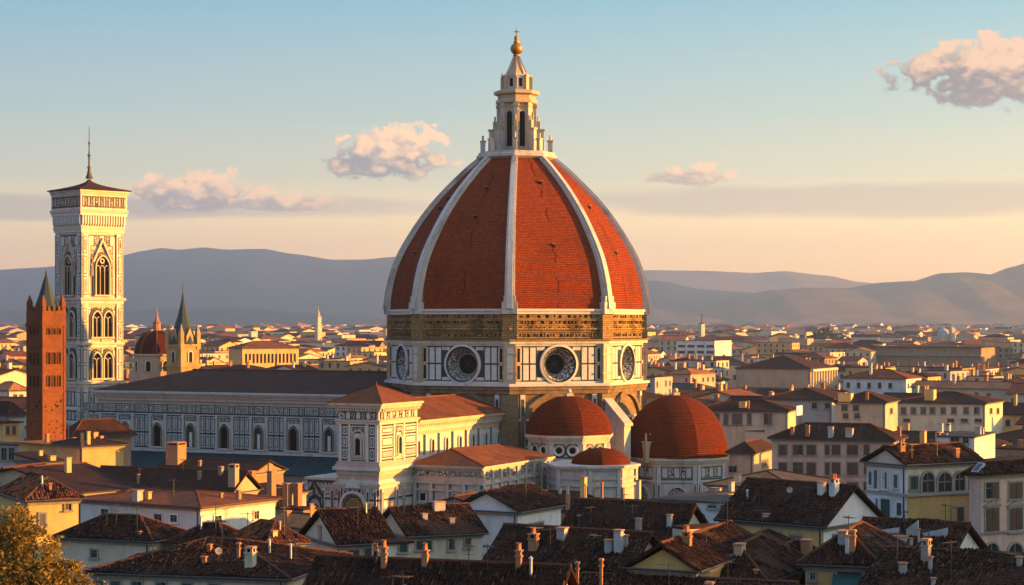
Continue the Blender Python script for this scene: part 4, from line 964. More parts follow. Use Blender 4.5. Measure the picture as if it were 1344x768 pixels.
PROT = []     # houses built by hand: footprint discs for the rest of the town to keep clear of
NHOUSE = 0
class House:
    def __init__(s, cx, cy, D, xl, xr, a, wall, roof, kind, rise, label, over=.55, cat='house', near=False, trim=None, name='house', group=None, cornice=True):
        """near top corner at picture point (cx, cy), D metres off; left face reaches to picture column xl, right face to xr; a: degrees the left face is turned away"""
        c = Wp(cx, cy, D); s.D = D; ca, sa = cos(R(a)), sin(R(a)); kl, kr = (xl - HX) / F, (xr - HX) / F
        L = (c.x - kl * D) / (ca + kl * sa); Rr = (kr * D - c.x) / (sa - kr * ca)
        lim = max(15.0, .05 * D)
        if not 0 < Rr < lim: Rr = lim
        Rr = max(Rr, 2.2); L = max(L, 1.6)
        s.L, s.R = L, Rr; s.ze = c.z; s.rnd = random.Random(int(cx * 7 + cy * 13))
        g = min(ground_z(c.x, D), ground_z(c.x + Rr * sa - L * ca, D + Rr * ca + L * sa)) - .5
        s.o = thing(name, label, cat, (c.x, D, 0), pi / 2 - R(a), group)
        s.inv = Matrix.Translation(V(c.x, D, 0)) @ Matrix.Rotation(pi / 2 - R(a), 4, 'Z')
        s.off = V(c.x, D, 0)
        s.fl = FF(V(0, 0, 0), u=(0, -1, 0), n=(-1, 0, 0)); s.fr = FF(V(0, 0, 0), u=(1, 0, 0), n=(0, -1, 0))
        s.wm = WALLS[wall] if isinstance(wall, str) else wall; s.kind = kind; s.rise = rise
        mb = MB(); z = s.ze - .1; z0 = g
        pts = [V(0, 0, 0), V(Rr, 0, 0), V(Rr, L, 0), V(0, L, 0)]
        mb.hexa([p + V(0, 0, z0) for p in pts], [p + V(0, 0, z) for p in pts], 0)
        e = over / 2 + .0
        if kind == 'gableR':
            for x in (0, Rr): mb.face([V(x, 0, z), V(x, L / 2, z + rise * (1 - 0.0) * L / (L + 2 * over) - .02), V(x, L, z)][::1 if x else -1], 0)
        if kind == 'gableL':
            for y in (0, L): mb.face([V(0, y, z), V(Rr / 2, y, z + rise * Rr / (Rr + 2 * over) - .02), V(Rr, y, z)][::-1 if y else 1], 0)
        if kind == 'shed':
            mb.face([V(0, 0, z), V(0, L, z + rise * .9), V(0, L, z)]); mb.face([V(Rr, 0, z), V(Rr, L, z), V(Rr, L, z + rise * .9)]); mb.face([V(0, L, z), V(0, L, z + rise * .9), V(Rr, L, z + rise * .9), V(Rr, L, z)])
        if cornice and kind != 'flat':   # eave board
            for (d, za, zb) in ((.16, z - .45, z - .22), (.3, z - .22, z - .06)):
                mb.hexa([V(-d, -d, za), V(Rr + d, -d, za), V(Rr + d, L + d, za), V(-d, L + d, za)], [V(-d, -d, zb), V(Rr + d, -d, zb), V(Rr + d, L + d, zb), V(-d, L + d, zb)], 1)
        s.wall = mb.build('wall', [s.wm, trim or STONE], s.o)
        rf = MB(); s.ov = over; s.sl = roof_mesh(rf, kind, Rr, L, s.ze, rise, over)
        if near and kind not in ('flat',):
            for q in s.sl: tile_rows(rf, q, s.rnd)
        if near and kind != 'flat':      # old roofs sag and ripple
            q0 = s.rnd.uniform(0, 9)
            rf.v = [(x, y, z_ + .10 * sin(x * .55 + q0) * sin(y * .47 + q0 * 2) + .05 * sin(x * 1.7 + y * 1.3 + q0)) for x, y, z_ in rf.v]
        s.roof = rf.build('roof', [ROOFS[roof] if isinstance(roof, str) else roof, RIDGE, LIGHTT, DARKT], s.o)
        q = MB(); s.slm = [[s.inv @ p for p in x] for x in s.sl]
        vs = []; fs = []
        for x in s.slm: fs.append(tuple(range(len(vs), len(vs) + len(x)))); vs.extend(x)
        s.bvh = BVHTree.FromPolygons([tuple(v) for v in vs], fs)
        # gutters and downpipe
        if kind != 'flat' and L > 4:
            gt = MB(); gt.tube(V(-over - .06, -over, s.ze - .12), V(-over - .06, L + over, s.ze - .12), .09, 0, 5)
            gt.tube(V(-over, -over - .06, s.ze - .12), V(Rr + over, -over - .06, s.ze - .12), .09, 0, 5)
            gt.tube(V(-.12, .35, s.ze - .2), V(-.12, .35, g), .075, 0, 5); gt.build('gutter', [IRON], s.o)
        if near and kind != 'flat': s.clutter()
        m_ = s.inv @ V(Rr / 2, L / 2, 0); PROT.append((m_.x, m_.y, .5 * math.hypot(Rr, L) * .95))
    def clutter(s):
        """skylights, vent pipes, dishes and aerials on the slopes one looks at"""
        rnd = s.rnd; sl = [q for q in s.sl if (s.inv.to_3x3() @ (q[1] - q[0]).cross(q[2] - q[1])).dot(V(.15, -1, .1)) > 0]
        if not sl: return
        for kind in rnd.choices(('skylight', 'vent_pipe', 'aerial', 'aerial', 'aerial', 'stack', 'stack', 'ventbox', 'dish') , weights=(1, 3, 4, 4, 4, 2, 2, 1, .6), k=max(2, min(7, int(s.L * s.R / 28)))):
            q = rnd.choice(sl); a, b = rnd.uniform(.12, .88), rnd.uniform(.15, .85)
            p = q[0].lerp(q[1], a).lerp((q[3] if len(q) == 4 else q[2]).lerp(q[2], a), b); u = (q[1] - q[0]).normalized(); n = (q[1] - q[0]).cross(q[2] - q[1]).normalized(); v = n.cross(u)
            if kind == 'skylight':
                mb = MB(); w, l = rnd.uniform(.35, .6), rnd.uniform(.45, .8); c = [p - u * w - v * l, p + u * w - v * l, p + u * w + v * l, p - u * w + v * l]
                mb.hexa(c, [x + n * .24 for x in c], 1); c2 = [p - u * (w - .1) - v * (l - .1), p + u * (w - .1) - v * (l - .1), p + u * (w - .1) + v * (l - .1), p - u * (w - .1) + v * (l - .1)]; mb.hexa([x + n * .2 for x in c2], [x + n * .26 for x in c2], 0); mb.build('skylight', [GLASS, METAL], s.roof)
            elif kind == 'vent_pipe':
                mb = MB(); h = rnd.uniform(.7, 1.3); mb.lathe((p.x, p.y), [(.09, p.z - .3), (.09, p.z + h), (.17, p.z + h), (.02, p.z + h + .16)], 8, 0, 0, False); mb.build('vent_pipe', [METAL], s.roof)
            elif kind == 'dish':
                mb = MB(); t = p + V(0, 0, 1.0); mb.tube(p - V(0, 0, .3), t, .035, 0, 5); d = (s.inv.to_3x3().inverted() @ V(rnd.uniform(-.6, .9), -1, .5)).normalized(); x = d.orthogonal().normalized(); y = d.cross(x)
                rows = [[t + (x * cos(k * pi / 6) + y * sin(k * pi / 6)) * r + d * (r * r * .5) for k in range(13)] for r in (.02, .16, .3)]
                mb.grid(rows, 1, None, True); mb.grid([[e - d * .02 for e in r_] for r_ in rows], 1, None, True, True); mb.tube(t, t + d * .4, .015, 0, 4); mb.build('satellite_dish', [IRON, STONE], s.roof)
            elif kind == 'aerial': antenna(s.roof, p, rnd.uniform(1.6, 2.8), rnd)
            elif kind == 'stack': chimney(s.roof, p, rnd.uniform(.5, .9), rnd.uniform(.45, .7), rnd.uniform(1.0, 1.7), rnd.choice((CHIMBR, CHIMBR, s.wm, STONE)), rnd.choice((0, 1, 2)), rnd)
            else: chimney(s.roof, p, rnd.uniform(.6, 1.2), rnd.uniform(.5, .9), rnd.uniform(.5, .9), rnd.choice((STONE, WALLS['grey'], s.wm)), 2, rnd)
    def face(s, w_): return s.fl if w_ == 'L' else s.fr
    def hit(s, w_, px, py):
        c = s.inv.inverted(); e = c @ V(0, 0, CH); d = (c.to_3x3() @ V((px - HX) / F, 1, -(py - HY) / F)); f = s.face(w_)
        t = (f.o - e).dot(f.n) / d.dot(f.n); q = e + d * t; return (q - f.o).dot(f.u), q.z
    def win(s, w_, x0, y0, x1, y1, shut='SHGREEN', style='shut', frame=None, open_=False, name='window'):
        u0, z1 = s.hit(w_, x0, y0); u1, _ = s.hit(w_, x1, y0); _, z0 = s.hit(w_, (x0 + x1) / 2, y1); z1 = s.hit(w_, (x0 + x1) / 2, y0)[1]
        if u1 < u0: u0, u1 = u1, u0
        f = s.face(w_); fm = frame or STONE; sm = {'SHGREEN': SHGREEN, 'SHBROWN': SHBROWN, 'SHGREY': SHGREY, 'TEAL': TEAL}[shut]
        mb = MB(); c = (u0 + u1) / 2; w = u1 - u0
        if style == 'arch':
            h = z1 - z0 - w / 2; f.poly(mb, arch(c, z0, w, h), 0, .04, 0); archframe(f, mb, c, z0, w, h, .22, 0, .2, 1); f.box(mb, c - .05, c + .05, z0, z1, 0, .1, 2); f.box(mb, u0, u1, z0 + h - .06, z0 + h + .06, 0, .1, 2)
            o = mb.build(name, [GLASS, fm, SASH], s.wall)
        else:
            f.box(mb, u0, u1, z0, z1, 0, .03, 0)
            f.box(mb, u0 - .16, u0, z0 - .1, z1 + .16, 0, .12, 1); f.box(mb, u1, u1 + .16, z0 - .1, z1 + .16, 0, .12, 1); f.box(mb, u0, u1, z1, z1 + .16, 0, .12, 1)
            f.box(mb, c - .04, c + .04, z0, z1, .02, .07, 2); f.box(mb, u0, u1, z0 + (z1 - z0) * .62, z0 + (z1 - z0) * .62 + .05, .02, .06, 2)
            if style == 'ped': f.poly(mb, [(u0 - .35, z1 + .3), (u1 + .35, z1 + .3), (c, z1 + .75)], 0, .3, 1); f.box(mb, u0 - .3, u1 + .3, z1 + .16, z1 + .3, 0, .25, 1)
            o = mb.build(name, [GLASS, fm, SASH], s.wall)
        sl = MB(); f.box(sl, u0 - .25, u1 + .25, z0 - .22, z0 - .08, 0, .26, 0); sl.build('sill', [fm], o)
        if style in ('shut', 'ped'):
            for sg in (0, 1):
                a, b = (u0, c - .02) if sg == 0 else (c + .02, u1)
                if open_: a, b = (u0 - w / 2 - .04, u0 - .02) if sg == 0 else (u1 + .02, u1 + w / 2 + .04)
                elif s.rnd.random() < .12: continue
                sh = MB(); f.box(sh, a, b, z0, z1, .05, .13 if not open_ else .2, 0); n = max(4, int((z1 - z0) / .16))
                for i in range(n): z = z0 + .08 + (z1 - z0 - .16) * i / n; f.box(sh, a + .06, b - .06, z, z + .07, .1, .165 if not open_ else .235, 0)
                sh.build('shutter', [sm], o)
        return o
    def loc(s, px, py):
        """point on the roof seen at a picture point (or None), in the house's own axes"""
        d = V((px - HX) / F, 1, -(py - HY) / F).normalized(); q = s.bvh.ray_cast(V(0, 0, CH), d)
        return None if q[0] is None else s.inv.inverted() @ q[0]
    def chim(s, px, pyb, pyt, wpx, mat=None, style=0, depth=None):
        p = s.loc(px, pyb)
        if p is None:
            q = Wp(px, pyb, s.D + 5); p = s.inv.inverted() @ q
            p.z = min(p.z, s.ze + s.rise)
            p.x = max(-s.ov, min(s.R + s.ov, p.x)); p.y = max(-s.ov, min(s.L + s.ov, p.y))
        p.x = max(.25, min(s.R - .25, p.x)); p.y = max(.25, min(s.L - .25, p.y))
        dist = (s.inv @ p).y; w = wpx / F * dist / 1.5; zt = CH - (pyt - HY) / F * dist; h = max(.5, zt - p.z)
        return chimney(s.roof, p, w, depth or w * s.rnd.uniform(.8, 1.1), h, mat or CHIMBR, style, s.rnd, min(p.z - .9, s.ze - .4))
    def ant(s, px, py, hpx=22):
        p = s.loc(px, py)
        if p is None: return
        antenna(s.roof, p, hpx / F * (s.inv @ p).y, s.rnd)
def chimney(parent, p, w, d, h, mat, style, rnd, base=None):
    mb = MB(); zb = p.z - .9 if base is None else base; zt = p.z + h; cap = min(.28, h * .22); c = (p.x, p.y)
    if style == 2:      # plain rendered block, flat slab
        mb.box(c, w, d, zb, zt - .1, 0, 0); mb.box(c, w + .14, d + .14, zt - .1, zt, 0, 1)
    else:
        mb.box(c, w, d, zb, zt - cap * 2, 0, 0); mb.box(c, w + .12, d + .12, zt - cap * 2, zt - cap * 1.55, 0, 0)
        for (dx, dy) in ((-1, -1), (1, -1), (1, 1), (-1, 1)): mb.box((c[0] + dx * (w / 2 - .1), c[1] + dy * (d / 2 - .1)), .18, .18, zt - cap * 1.55, zt - cap * .5, 0, 0)
        mb.box(c, w * .7, d * .7, zt - cap * 1.6, zt - cap * .6, 0, 2)
        if style == 0: mb.box(c, w + .16, d + .16, zt - cap * .5, zt, 0, 1, None, .8)
        else:
            mb.box(c, w + .14, d + .14, zt - cap * .5, zt - cap * .2, 0, 1)
            for k in (-1, 1): mb.lathe((c[0] + k * w * .25, c[1]), [(.15, zt - cap * .2), (.12, zt + .35), (.17, zt + .4)], 8, 0, 1, True)
    return mb.build('chimney', [mat, TERRA, DARK], parent)
def antenna(parent, p, h, rnd):
    mb = MB(); t_ = p + V(0, 0, h); mb.tube(p - V(0, 0, .3), t_, .035, 0, 4); a = rnd.uniform(0, pi); x = V(cos(a), sin(a), 0); y = V(-sin(a), cos(a), 0)
    b0 = t_ - V(0, 0, .15); mb.tube(b0 - x * .55, b0 + x * .75, .022, 0, 4)
    for i in range(6): q = b0 + x * (-.5 + i * .22); l = .42 - .04 * i; mb.tube(q - y * l, q + y * l, .016, 0, 3)
    b1 = t_ - V(0, 0, .7); mb.tube(b1 - y * .4, b1 + y * .4, .02, 0, 4)
    return mb.build('antenna', [IRON], parent)

RED1 = plaster('cream_brick_render', (0.50, 0.38, 0.24), .8)
# --- left foreground
h = House(38, 656, 192, 2, 103, 62, 'yellow', 'red', 'hip', 2.0, 'bright yellow house with a red hip roof, in the sun behind the leafy tree', near=True)
h.win('R', 52, 674, 60, 690, 'SHGREY'); h.win('R', 86, 657, 93, 669, 'SHBROWN', open_=False); h.chim(66, 644, 634, 5); h.ant(30, 645)
h = House(263, 665, 212, 106, 361, 33, 'white', 'red', 'hip', .95, 'long white house with a low red roof and small dark windows, sunlit end wall')
for x0, y0, x1, y1 in ((133, 668, 143, 680), (164, 674, 173, 683), (203, 675, 213, 685), (224, 676, 233, 685)): h.win('L', x0, y0, x1, y1, style='plain', frame=WALLS['white'])
h.win('R', 281, 677, 290, 690, style='plain', frame=WALLS['white']); h.win('R', 333, 671, 339, 681, style='plain', frame=WALLS['white'])
h.chim(181, 657, 643, 17, WALLS['grey'], 2); h.chim(195, 655, 645, 9, WALLS['ochre'], 2); h.chim(313, 655, 643, 8, CHIMBR, 0); h.chim(290, 653, 647, 6, CHIMBR, 2); h.ant(228, 651)
h = House(198, 709, 177, 80, 240, 20, 'cream', 'dark', 'hip', 1.9, 'cream house with a dark brown hip roof, right of the leafy tree in shade', near=True)
h.win('L', 120, 722, 128, 731, 'SHGREEN'); h.chim(180, 706, 697, 5, CHIMBR); h.ant(140, 694)
h = House(375, 758, 150, 122, 452, 14, 'cream', 'dark', 'hip', 2.0, 'broad house with a long dark tiled hip roof and green shutters, bottom left', near=True)
for x in (124, 146, 174, 206, 240, 275): h.win('L', x, 762 + (x - 120) * .03, x + 12, 785, 'TEAL' if x < 180 else 'SHGREEN')
h.chim(275, 724, 714, 9, CHIMBR); h.chim(313, 732, 712, 6, CHIMBR); h.chim(268, 740, 730, 8, TERRA, 2)
h.ant(200, 735)
# dark roofs behind the white house
h = House(304, 646, 255, 118, 338, 24, 'tan', 'dark', 'gableL', 2.5, 'wide old house with a dark sagging tiled roof behind the long white house')
for x, yb, yt, w_ in ((309, 636, 609, 15), (290, 622, 612, 8), (262, 628, 618, 6), (178, 640, 622, 4)): h.chim(x, yb, yt, w_, plaster('grey_brown_render', (.30, .21, .14)), 0)
h.ant(183, 640, 26); h.ant(240, 622, 20)
h = House(107, 646, 252, -60, 196, 40, 'tan', 'dark', 'gableR', 2.5, 'low house with a dark gabled roof just above the yellow house')
h.chim(89, 620, 600, 11, WALLS['ochre'], 2); h.ant(40, 630)
h = House(52, 634, 262, -40, 100, 20, 'grey', 'dark', 'gableR', 1.9, 'grey walled house with a dark roof at the left edge above the yellow house')
h = House(330, 621, 292, 205, 372, 24, 'brown', 'dark', 'gableL', 1.6, 'dark roofed house with a big brown brick chimney stack below the nave wall')
h.chim(231, 607, 580, 30, CHIMBR, 0, 2.2); h.chim(262, 612, 604, 6); h.chim(352, 622, 606, 16, plaster('grey_brown_render', (.30, .21, .14)), 2)
# terraces at the foot of the brick tower
h = House(73, 583, 305, 25, 118, 42, 'ochre', 'orange', 'flat', 0, 'low orange terrace block at the foot of the brick tower', over=.7)
h.chim(62, 577, 569, 6, CHIMBR, 2); h.chim(97, 580, 574, 6, CHIMBR, 2)
h = House(108, 585, 296, 74, 162, 50, 'ochre', 'dark', 'hip', 1.0, 'ochre house crowded with tall orange chimneys, right of the brick tower')
for x, yb, yt, w_ in ((108, 582, 568, 5), (118, 584, 566, 6), (125, 586, 567, 9), (133, 588, 572, 6), (151, 600, 583, 19)): h.chim(x, yb, yt, w_, WALLS['ochre'], 2)
h.ant(90, 580); h.ant(140, 586)
h = House(98, 573, 345, 84, 172, 55, 'brown', 'brown', 'hip', 2.8, 'brown hip roofed house between the brick tower and the nave', over=.9)
h = House(60, 606, 285, 20, 84, 45, 'salmon', 'dark', 'shed', 1.0, 'small salmon house with a lit chimney, under the brick tower')
h.chim(53, 606, 591, 7, WALLS['ochre'], 2); h.chim(68, 604, 598, 12, WALLS['ochre'], 2)
h = House(5, 554, 330, -30, 25, 52, 'yellow', 'dark', 'flat', 0, 'sunlit yellow house with a flat dark roof at the left edge', over=.6)
h.win('R', 8, 560, 12, 570, 'SHBROWN'); h.win('R', 16, 560, 20, 570, 'SHBROWN')
h = House(28, 583, 318, -20, 48, 22, 'grey', 'grey', 'flat', 0, 'low grey block with dark openings under the yellow house', over=.3)
for x in (2, 12): h.win('L', x, 588, x + 7, 604, style='plain')
h = House(12, 545, 395, -40, 32, 40, 'grey', 'dark', 'hip', 2.6, 'house under a big rounded dark roof left of the brick tower')
h = House(12, 512, 520, -10, 36, 50, 'white', 'orange', 'hip', 2.0, 'white walled house with an orange roof at far left behind the dark roof')
for x in (18, 26): h.win('R', x, 518, x + 4, 525, style='plain')
# --- middle foreground
h = House(537, 703, 195, 496, 632, 66, 'cream', 'brown', 'gableR', 2.5, 'cream house with brown shutters below the cathedral portal', near=True)
h.win('R', 546, 710, 556, 721, 'SHGREEN'); h.win('R', 557, 710, 566, 721, 'SHGREEN'); h.win('R', 589, 707, 596, 721, 'SHBROWN'); h.win('R', 610, 704, 617, 718, 'SHBROWN')
h.chim(503, 672, 658, 5, WALLS['ochre'], 2); h.chim(557, 680, 674, 10, METAL, 2); h.chim(593, 686, 681, 10, METAL, 2); h.ant(530, 676)
h = House(447, 714, 184, 400, 514, 64, 'cream', 'brown', 'gableR', 2.8, 'pale cream house with dark green shutters and a sunlit roof ridge', near=True)
h.win('R', 457, 722, 471, 734, 'SHGREEN'); h.win('R', 478, 718, 487, 733, 'SHGREEN'); h.chim(409, 695, 661, 6, WALLS['ochre'], 2); h.chim(424, 702, 690, 16, WALLS['tan'], 2); h.ant(470, 690)
h = House(500, 712, 178, 488, 538, 66, 'cream', 'brown', 'flat', 0, 'narrow cream wing between two cream houses', over=.3)
h.win('R', 524, 713, 534, 724, 'SHGREEN')
h = House(680, 671, 206, 600, 736, 30, 'white', 'brown', 'gableR', 2.1, 'house with a blank white gable and a green door on its cream side', near=True)
h.win('R', 695, 687, 712, 706, 'SHGREEN', name='door'); h.win('R', 688, 695, 691, 699, style='plain'); h.ant(690, 655)
h = House(640, 667, 228, 556, 664, 26, 'grey', 'dark', 'gableR', 1.2, 'dark roof with a pale gable just behind the white gabled house')
h.ant(600, 660, 16)
h = House(420, 694, 205, 352, 470, 40, 'ochre', 'orange', 'gableL', 1.0, 'small house with a bright orange roof edge next to the long white house')
for x, yb, yt, w_ in ((410, 690, 664, 6), (377, 686, 670, 11), (430, 690, 680, 8)): h.chim(x, yb, yt, w_, CHIMBR, 2)
h = House(352, 715, 172, 308, 396, 52, 'yellow', 'red', 'hip', 1.7, 'low pale yellow house with a dark red hip roof among the chimneys', near=True)
h.chim(360, 704, 696, 10, WALLS['yellow'], 2); h.chim(298, 706, 700, 12, WPAINT, 2); h.chim(407, 728, 716, 7, CHIMBR, 0); h.chim(415, 732, 722, 7, CHIMBR, 0)
h = House(296, 716, 176, 226, 330, 25, 'white', 'brown', 'hip', 1.6, 'small white house with a brown roof behind the long dark roof', near=True)
h = House(398, 668, 246, 352, 418, 34, 'brown', 'dark', 'flat', 0, 'brown brick block with chimney stacks left of the cathedral portal', over=.2)
for x, yb, yt, w_ in ((362, 660, 640, 14), (377, 664, 634, 14), (391, 664, 634, 13), (335, 634, 618, 14)): h.chim(x, yb, yt, w_, CHIMBR, 2)
h = House(352, 650, 262, 300, 402, 30, 'grey', 'dark', 'shed', .8, 'low grey shed roofed house behind the brick chimney stacks')
h.chim(330, 634, 618, 14, CHIMBR, 2)
h = House(716, 826, 119, 392, 760, 16, 'tan', 'dark', 'gableL', 3.4, 'dark roof of mossy tiles at the bottom centre with three orange chimneys', near=True)
for x, yb, yt, w_, m_ in ((504, 744, 717, 10, CHIMBR), (558, 742, 721, 10, CHIMBR), (681, 744, 721, 11, CHIMBR), (493, 742, 721, 6, IRON)): h.chim(x, yb, yt, w_, m_, 1)
h.ant(640, 748, 34)
h = House(1012, 832, 126, 738, 1062, 20, 'tan', 'brown', 'gableL', 2.6, 'low mottled brown roof at the bottom, between mossy roof and ochre gable', near=True)
h.chim(758, 750, 737, 6, TERRA, 0); h.chim(789, 744, 733, 5, TERRA, 0); h.ant(850, 745, 26)
h = House(822, 752, 143, 640, 872, 24, 'cream', 'dark', 'gableL', 2.6, 'dark tiled house with white rendered chimneys in front of the blank cream wall', near=True)
for x, yb, yt, w_ in ((738, 705, 692, 19), (812, 724, 695, 16), (799, 724, 708, 13), (822, 716, 702, 7)): h.chim(x, yb, yt, w_, WPAINT, 2)
h.ant(780, 722); h.ant(702, 712)
h = House(884, 716, 172, 735, 930, 26, 'cream', 'brown', 'gableL', 3.2, 'long house with a reddish brown roof behind the white rendered chimneys', near=True)
h.chim(879, 690, 675, 10, WPAINT, 2); h.chim(760, 690, 676, 4, IRON, 2); h.ant(830, 684)
h = House(897, 692, 154, 885, 949, 62, 'cream', 'dark', 'flat', 0, 'blank cream firewall slab with a sunlit orange top, right of centre', over=.05)
h = House(912, 747, 134, 829, 1010, 24, 'ochre', 'dark', 'gableR', 1.7, 'house with a plain ochre gable at the bottom, right of centre', near=True)
h.chim(935, 744, 735, 4, TERRA, 0)
h = House(1001, 762, 138, 905, 1060, 26, 'tan', 'brown', 'hip', 2.2, 'small brown roof with a grey vent and an orange chimney, right of the ochre gable', near=True)
h.chim(981, 764, 744, 12, METAL, 2); h.chim(990, 758, 747, 9, TERRA, 2); h.ant(960, 748)
# roofs between the annex and the white gable
h = House(838, 676, 246, 742, 868, 28, 'grey', 'dark', 'gableL', 1.5, 'dark roof with tall orange chimney posts in front of the small apse dome')
for x, yb, yt, w_, m_ in ((766, 650, 626, 12, WALLS['yellow']), (790, 662, 633, 4, CHIMBR), (817, 672, 640, 7, CHIMBR), (809, 674, 658, 7, WPAINT), (838, 652, 630, 8, CREAM), (737, 656, 648, 7, TERRA), (709, 652, 636, 5, CREAM)): h.chim(x, yb, yt, w_, m_, 2)
h.ant(780, 655)
h = House(742, 662, 262, 662, 782, 30, 'salmon', 'dark', 'gableL', 1.3, 'dark roof with small vents right below the lit annex wall')
for x, yb, yt, w_, m_ in ((697, 650, 638, 9, TERRA), (713, 650, 643, 10, METAL), (735, 648, 640, 5, CREAM)): h.chim(x, yb, yt, w_, m_, 2)
h = House(906, 668, 236, 842, 930, 28, 'white', 'grey', 'hip', 1.3, 'dark grey roofed house with a pale awning in front of the large apse')
h = House(925, 649, 232, 903, 992, 48, 'white', 'grey', 'flat', 0, 'white box shaped roof terrace with a dark opening below the large apse', over=.15)
h.win('L', 907, 652, 919, 664, style='plain'); h.chim(938, 649, 640, 18, WPAINT, 2); h.chim(960, 645, 632, 9, WPAINT, 2)
h = House(968, 660, 216, 855, 1010, 30, 'white', 'grey', 'flat', 0, 'low white terrace wall with dark slits left of the dark gabled roof', over=.1)
for x in (930, 946): h.win('L', x, 663, x + 10, 667, style='plain')
h.ant(990, 655)
h = House(1041, 640, 262, 930, 1100, 28, 'salmon', 'orange', 'hip', 1.6, 'low house with a rusty orange roof below the pink palazzo')
h.chim(968, 638, 622, 14, CREAM, 2); h.chim(1000, 640, 628, 6, CHIMBR, 2)
# --- right foreground
h = House(1081, 690, 182, 947, 1154, 40, 'white', 'dark', 'gableL', 3.4, 'ochre house with a wide dark gabled roof and grey end wall, right of centre', near=True)
mb = MB(); h.fl.box(mb, -h.L, 0, 4, h.ze - .6, 0, .03, 0); mb.build('facing', [WALLS['ochre']], h.o)
h.win('L', 1037, 703, 1052, 716, 'SHGREY'); h.win('L', 1014, 698, 1026, 709, 'SHGREY'); h.win('L', 968, 700, 974, 712, style='plain'); h.win('R', 1093, 702, 1100, 712, style='plain'); h.ant(1060, 660); h.chim(1003, 681, 679, 10, METAL, 2)
h = House(1000, 732, 160, 947, 1040, 24, 'cream', 'dark', 'hip', 1.5, 'small cream house with a dark hip roof in front of the ochre gabled one', near=True)
h = House(1060, 765, 146, 970, 1108, 28, 'tan', 'brown', 'hip', 2.6, 'brown roofed house left of the ochre house with the green awning', near=True)
h = House(1150, 742, 138, 1057, 1182, 20, 'ochre', 'dark', 'hip', 2.1, 'ochre house with a green awning over its window, bottom right', near=True)
h.win('L', 1099, 750, 1131, 775, 'TEAL', style='plain'); h.win('L', 1064, 752, 1070, 760, style='plain')
f = h.fl; a = h.hit('L', 1094, 752); b = h.hit('L', 1134, 752); mb = MB(); mb.hexa([f.p(a[0], a[1] - 1.2, 1.2), f.p(b[0], a[1] - 1.2, 1.2), f.p(b[0], a[1] - .1, .05), f.p(a[0], a[1] - .1, .05)], [f.p(a[0], a[1] - 1.14, 1.2), f.p(b[0], a[1] - 1.14, 1.2), f.p(b[0], a[1], .05), f.p(a[0], a[1], .05)], 0); mb.build('awning', [TEAL], h.o)
h.chim(1119, 722, 695, 13, CHIMBR, 0); h.chim(1112, 726, 702, 7, WPAINT, 2); h.ant(1140, 722)
h = House(1240, 742, 158, 1112, 1290, 30, 'white', 'brown', 'gableL', 3.0, 'brown roof with crumbling white parapet below the arched loggia house', near=True)
for x, yb, yt, w_ in ((1196, 716, 706, 5), (1206, 712, 694, 4), (1182, 712, 703, 22)): h.chim(x, yb, yt, w_, WPAINT, 2)
for a_, b_, z_ in ((.1, .35, .7), (.4, .52, 1.2), (.6, .9, .5)):
    mb = MB(); y0, y1 = h.L * a_, h.L * b_; mb.hexa([V(h.R * .3, y0, h.ze), V(h.R * .3 + .3, y0, h.ze), V(h.R * .3 + .3, y1, h.ze), V(h.R * .3, y1, h.ze)], [V(h.R * .3, y0, h.ze + 2 + z_), V(h.R * .3 + .3, y0, h.ze + 2 + z_), V(h.R * .3 + .3, y1, h.ze + 1.8 + z_ * .5), V(h.R * .3, y1, h.ze + 1.8 + z_ * .5)], 0); mb.build('parapet', [WPAINT], h.roof)
h.ant(1150, 712)
h = House(1420, 800, 122, 1130, 1480, 30, 'tan', 'dark', 'gableL', 2.5, 'large dark mossy roof filling the bottom right corner', near=True)
for x, yb, yt, w_ in ((1221, 748, 730, 7), (1185, 752, 738, 12), (1225, 768, 758, 8), (1338, 742, 730, 12)): h.chim(x, yb, yt, w_, WPAINT, 2)
# palazzo with the loggia
h = House(1190, 609, 202, 1138, 1284, 58, 'cream', 'brown', 'gableR', 1.7, 'tall cream and ochre palazzo with three arched loggia windows at right', trim=STONE, near=True)
for x0, y0, x1, y1 in ((1141, 619, 1145, 636), (1148, 617, 1154, 641), (1159, 620, 1165, 641), (1174, 623, 1179, 640)): h.win('L', x0, y0, x1, y1, style='shut', shut='SHGREY', frame=WALLS['white'])
for x0, y0, x1, y1 in ((1157, 655, 1169, 682), (1148, 654, 1153, 674), (1178, 660, 1184, 676)): h.win('L', x0, y0, x1, y1, shut='SHGREEN', frame=WALLS['white'])
h.win('R', 1194, 625, 1204, 642, 'SHGREEN')
for x0, x1 in ((1209, 1225), (1230, 1248), (1252, 1265)): h.win('R', x0, 620, x1, 646, style='arch')
h.win('R', 1249, 666, 1264, 690, 'SHGREEN'); h.win('R', 1272, 626, 1278, 644, style='plain')
zz = h.hit('R', 1190, 649)[1]; mb = MB(); h.fr.box(mb, -.15, h.R + .15, zz - .25, zz + .05, 0, .28, 0); h.fl.box(mb, -h.L - .1, 0, zz - .25, zz + .05, 0, .2, 0); mb.build('string_course', [STONE], h.o)
mb = MB(); zl = zz - .25; h.fl.box(mb, -h.L, -.0, 5, zz - .25, .0, .05, 0); mb.build('facing', [WALLS['white']], h.o)
mb = MB(); h.fl.box(mb, -h.L, -.0, zz + .05, h.ze - .6, .0, .05, 0); mb.build('facing', [WALLS['white']], h.o)
mb = MB(); h.fr.box(mb, .06, h.R, 5, zz - .25, .0, .04, 0); mb.build('facing', [WALLS['ochre']], h.o)
h.ant(1230, 600); h.chim(1255, 600, 588, 9, CHIMBR)
h = House(1288, 622, 196, 1281, 1440, 56, 'pink', 'brown', 'hip', 1.1, 'pinkish palazzo with dark shuttered windows at the right edge', near=True)
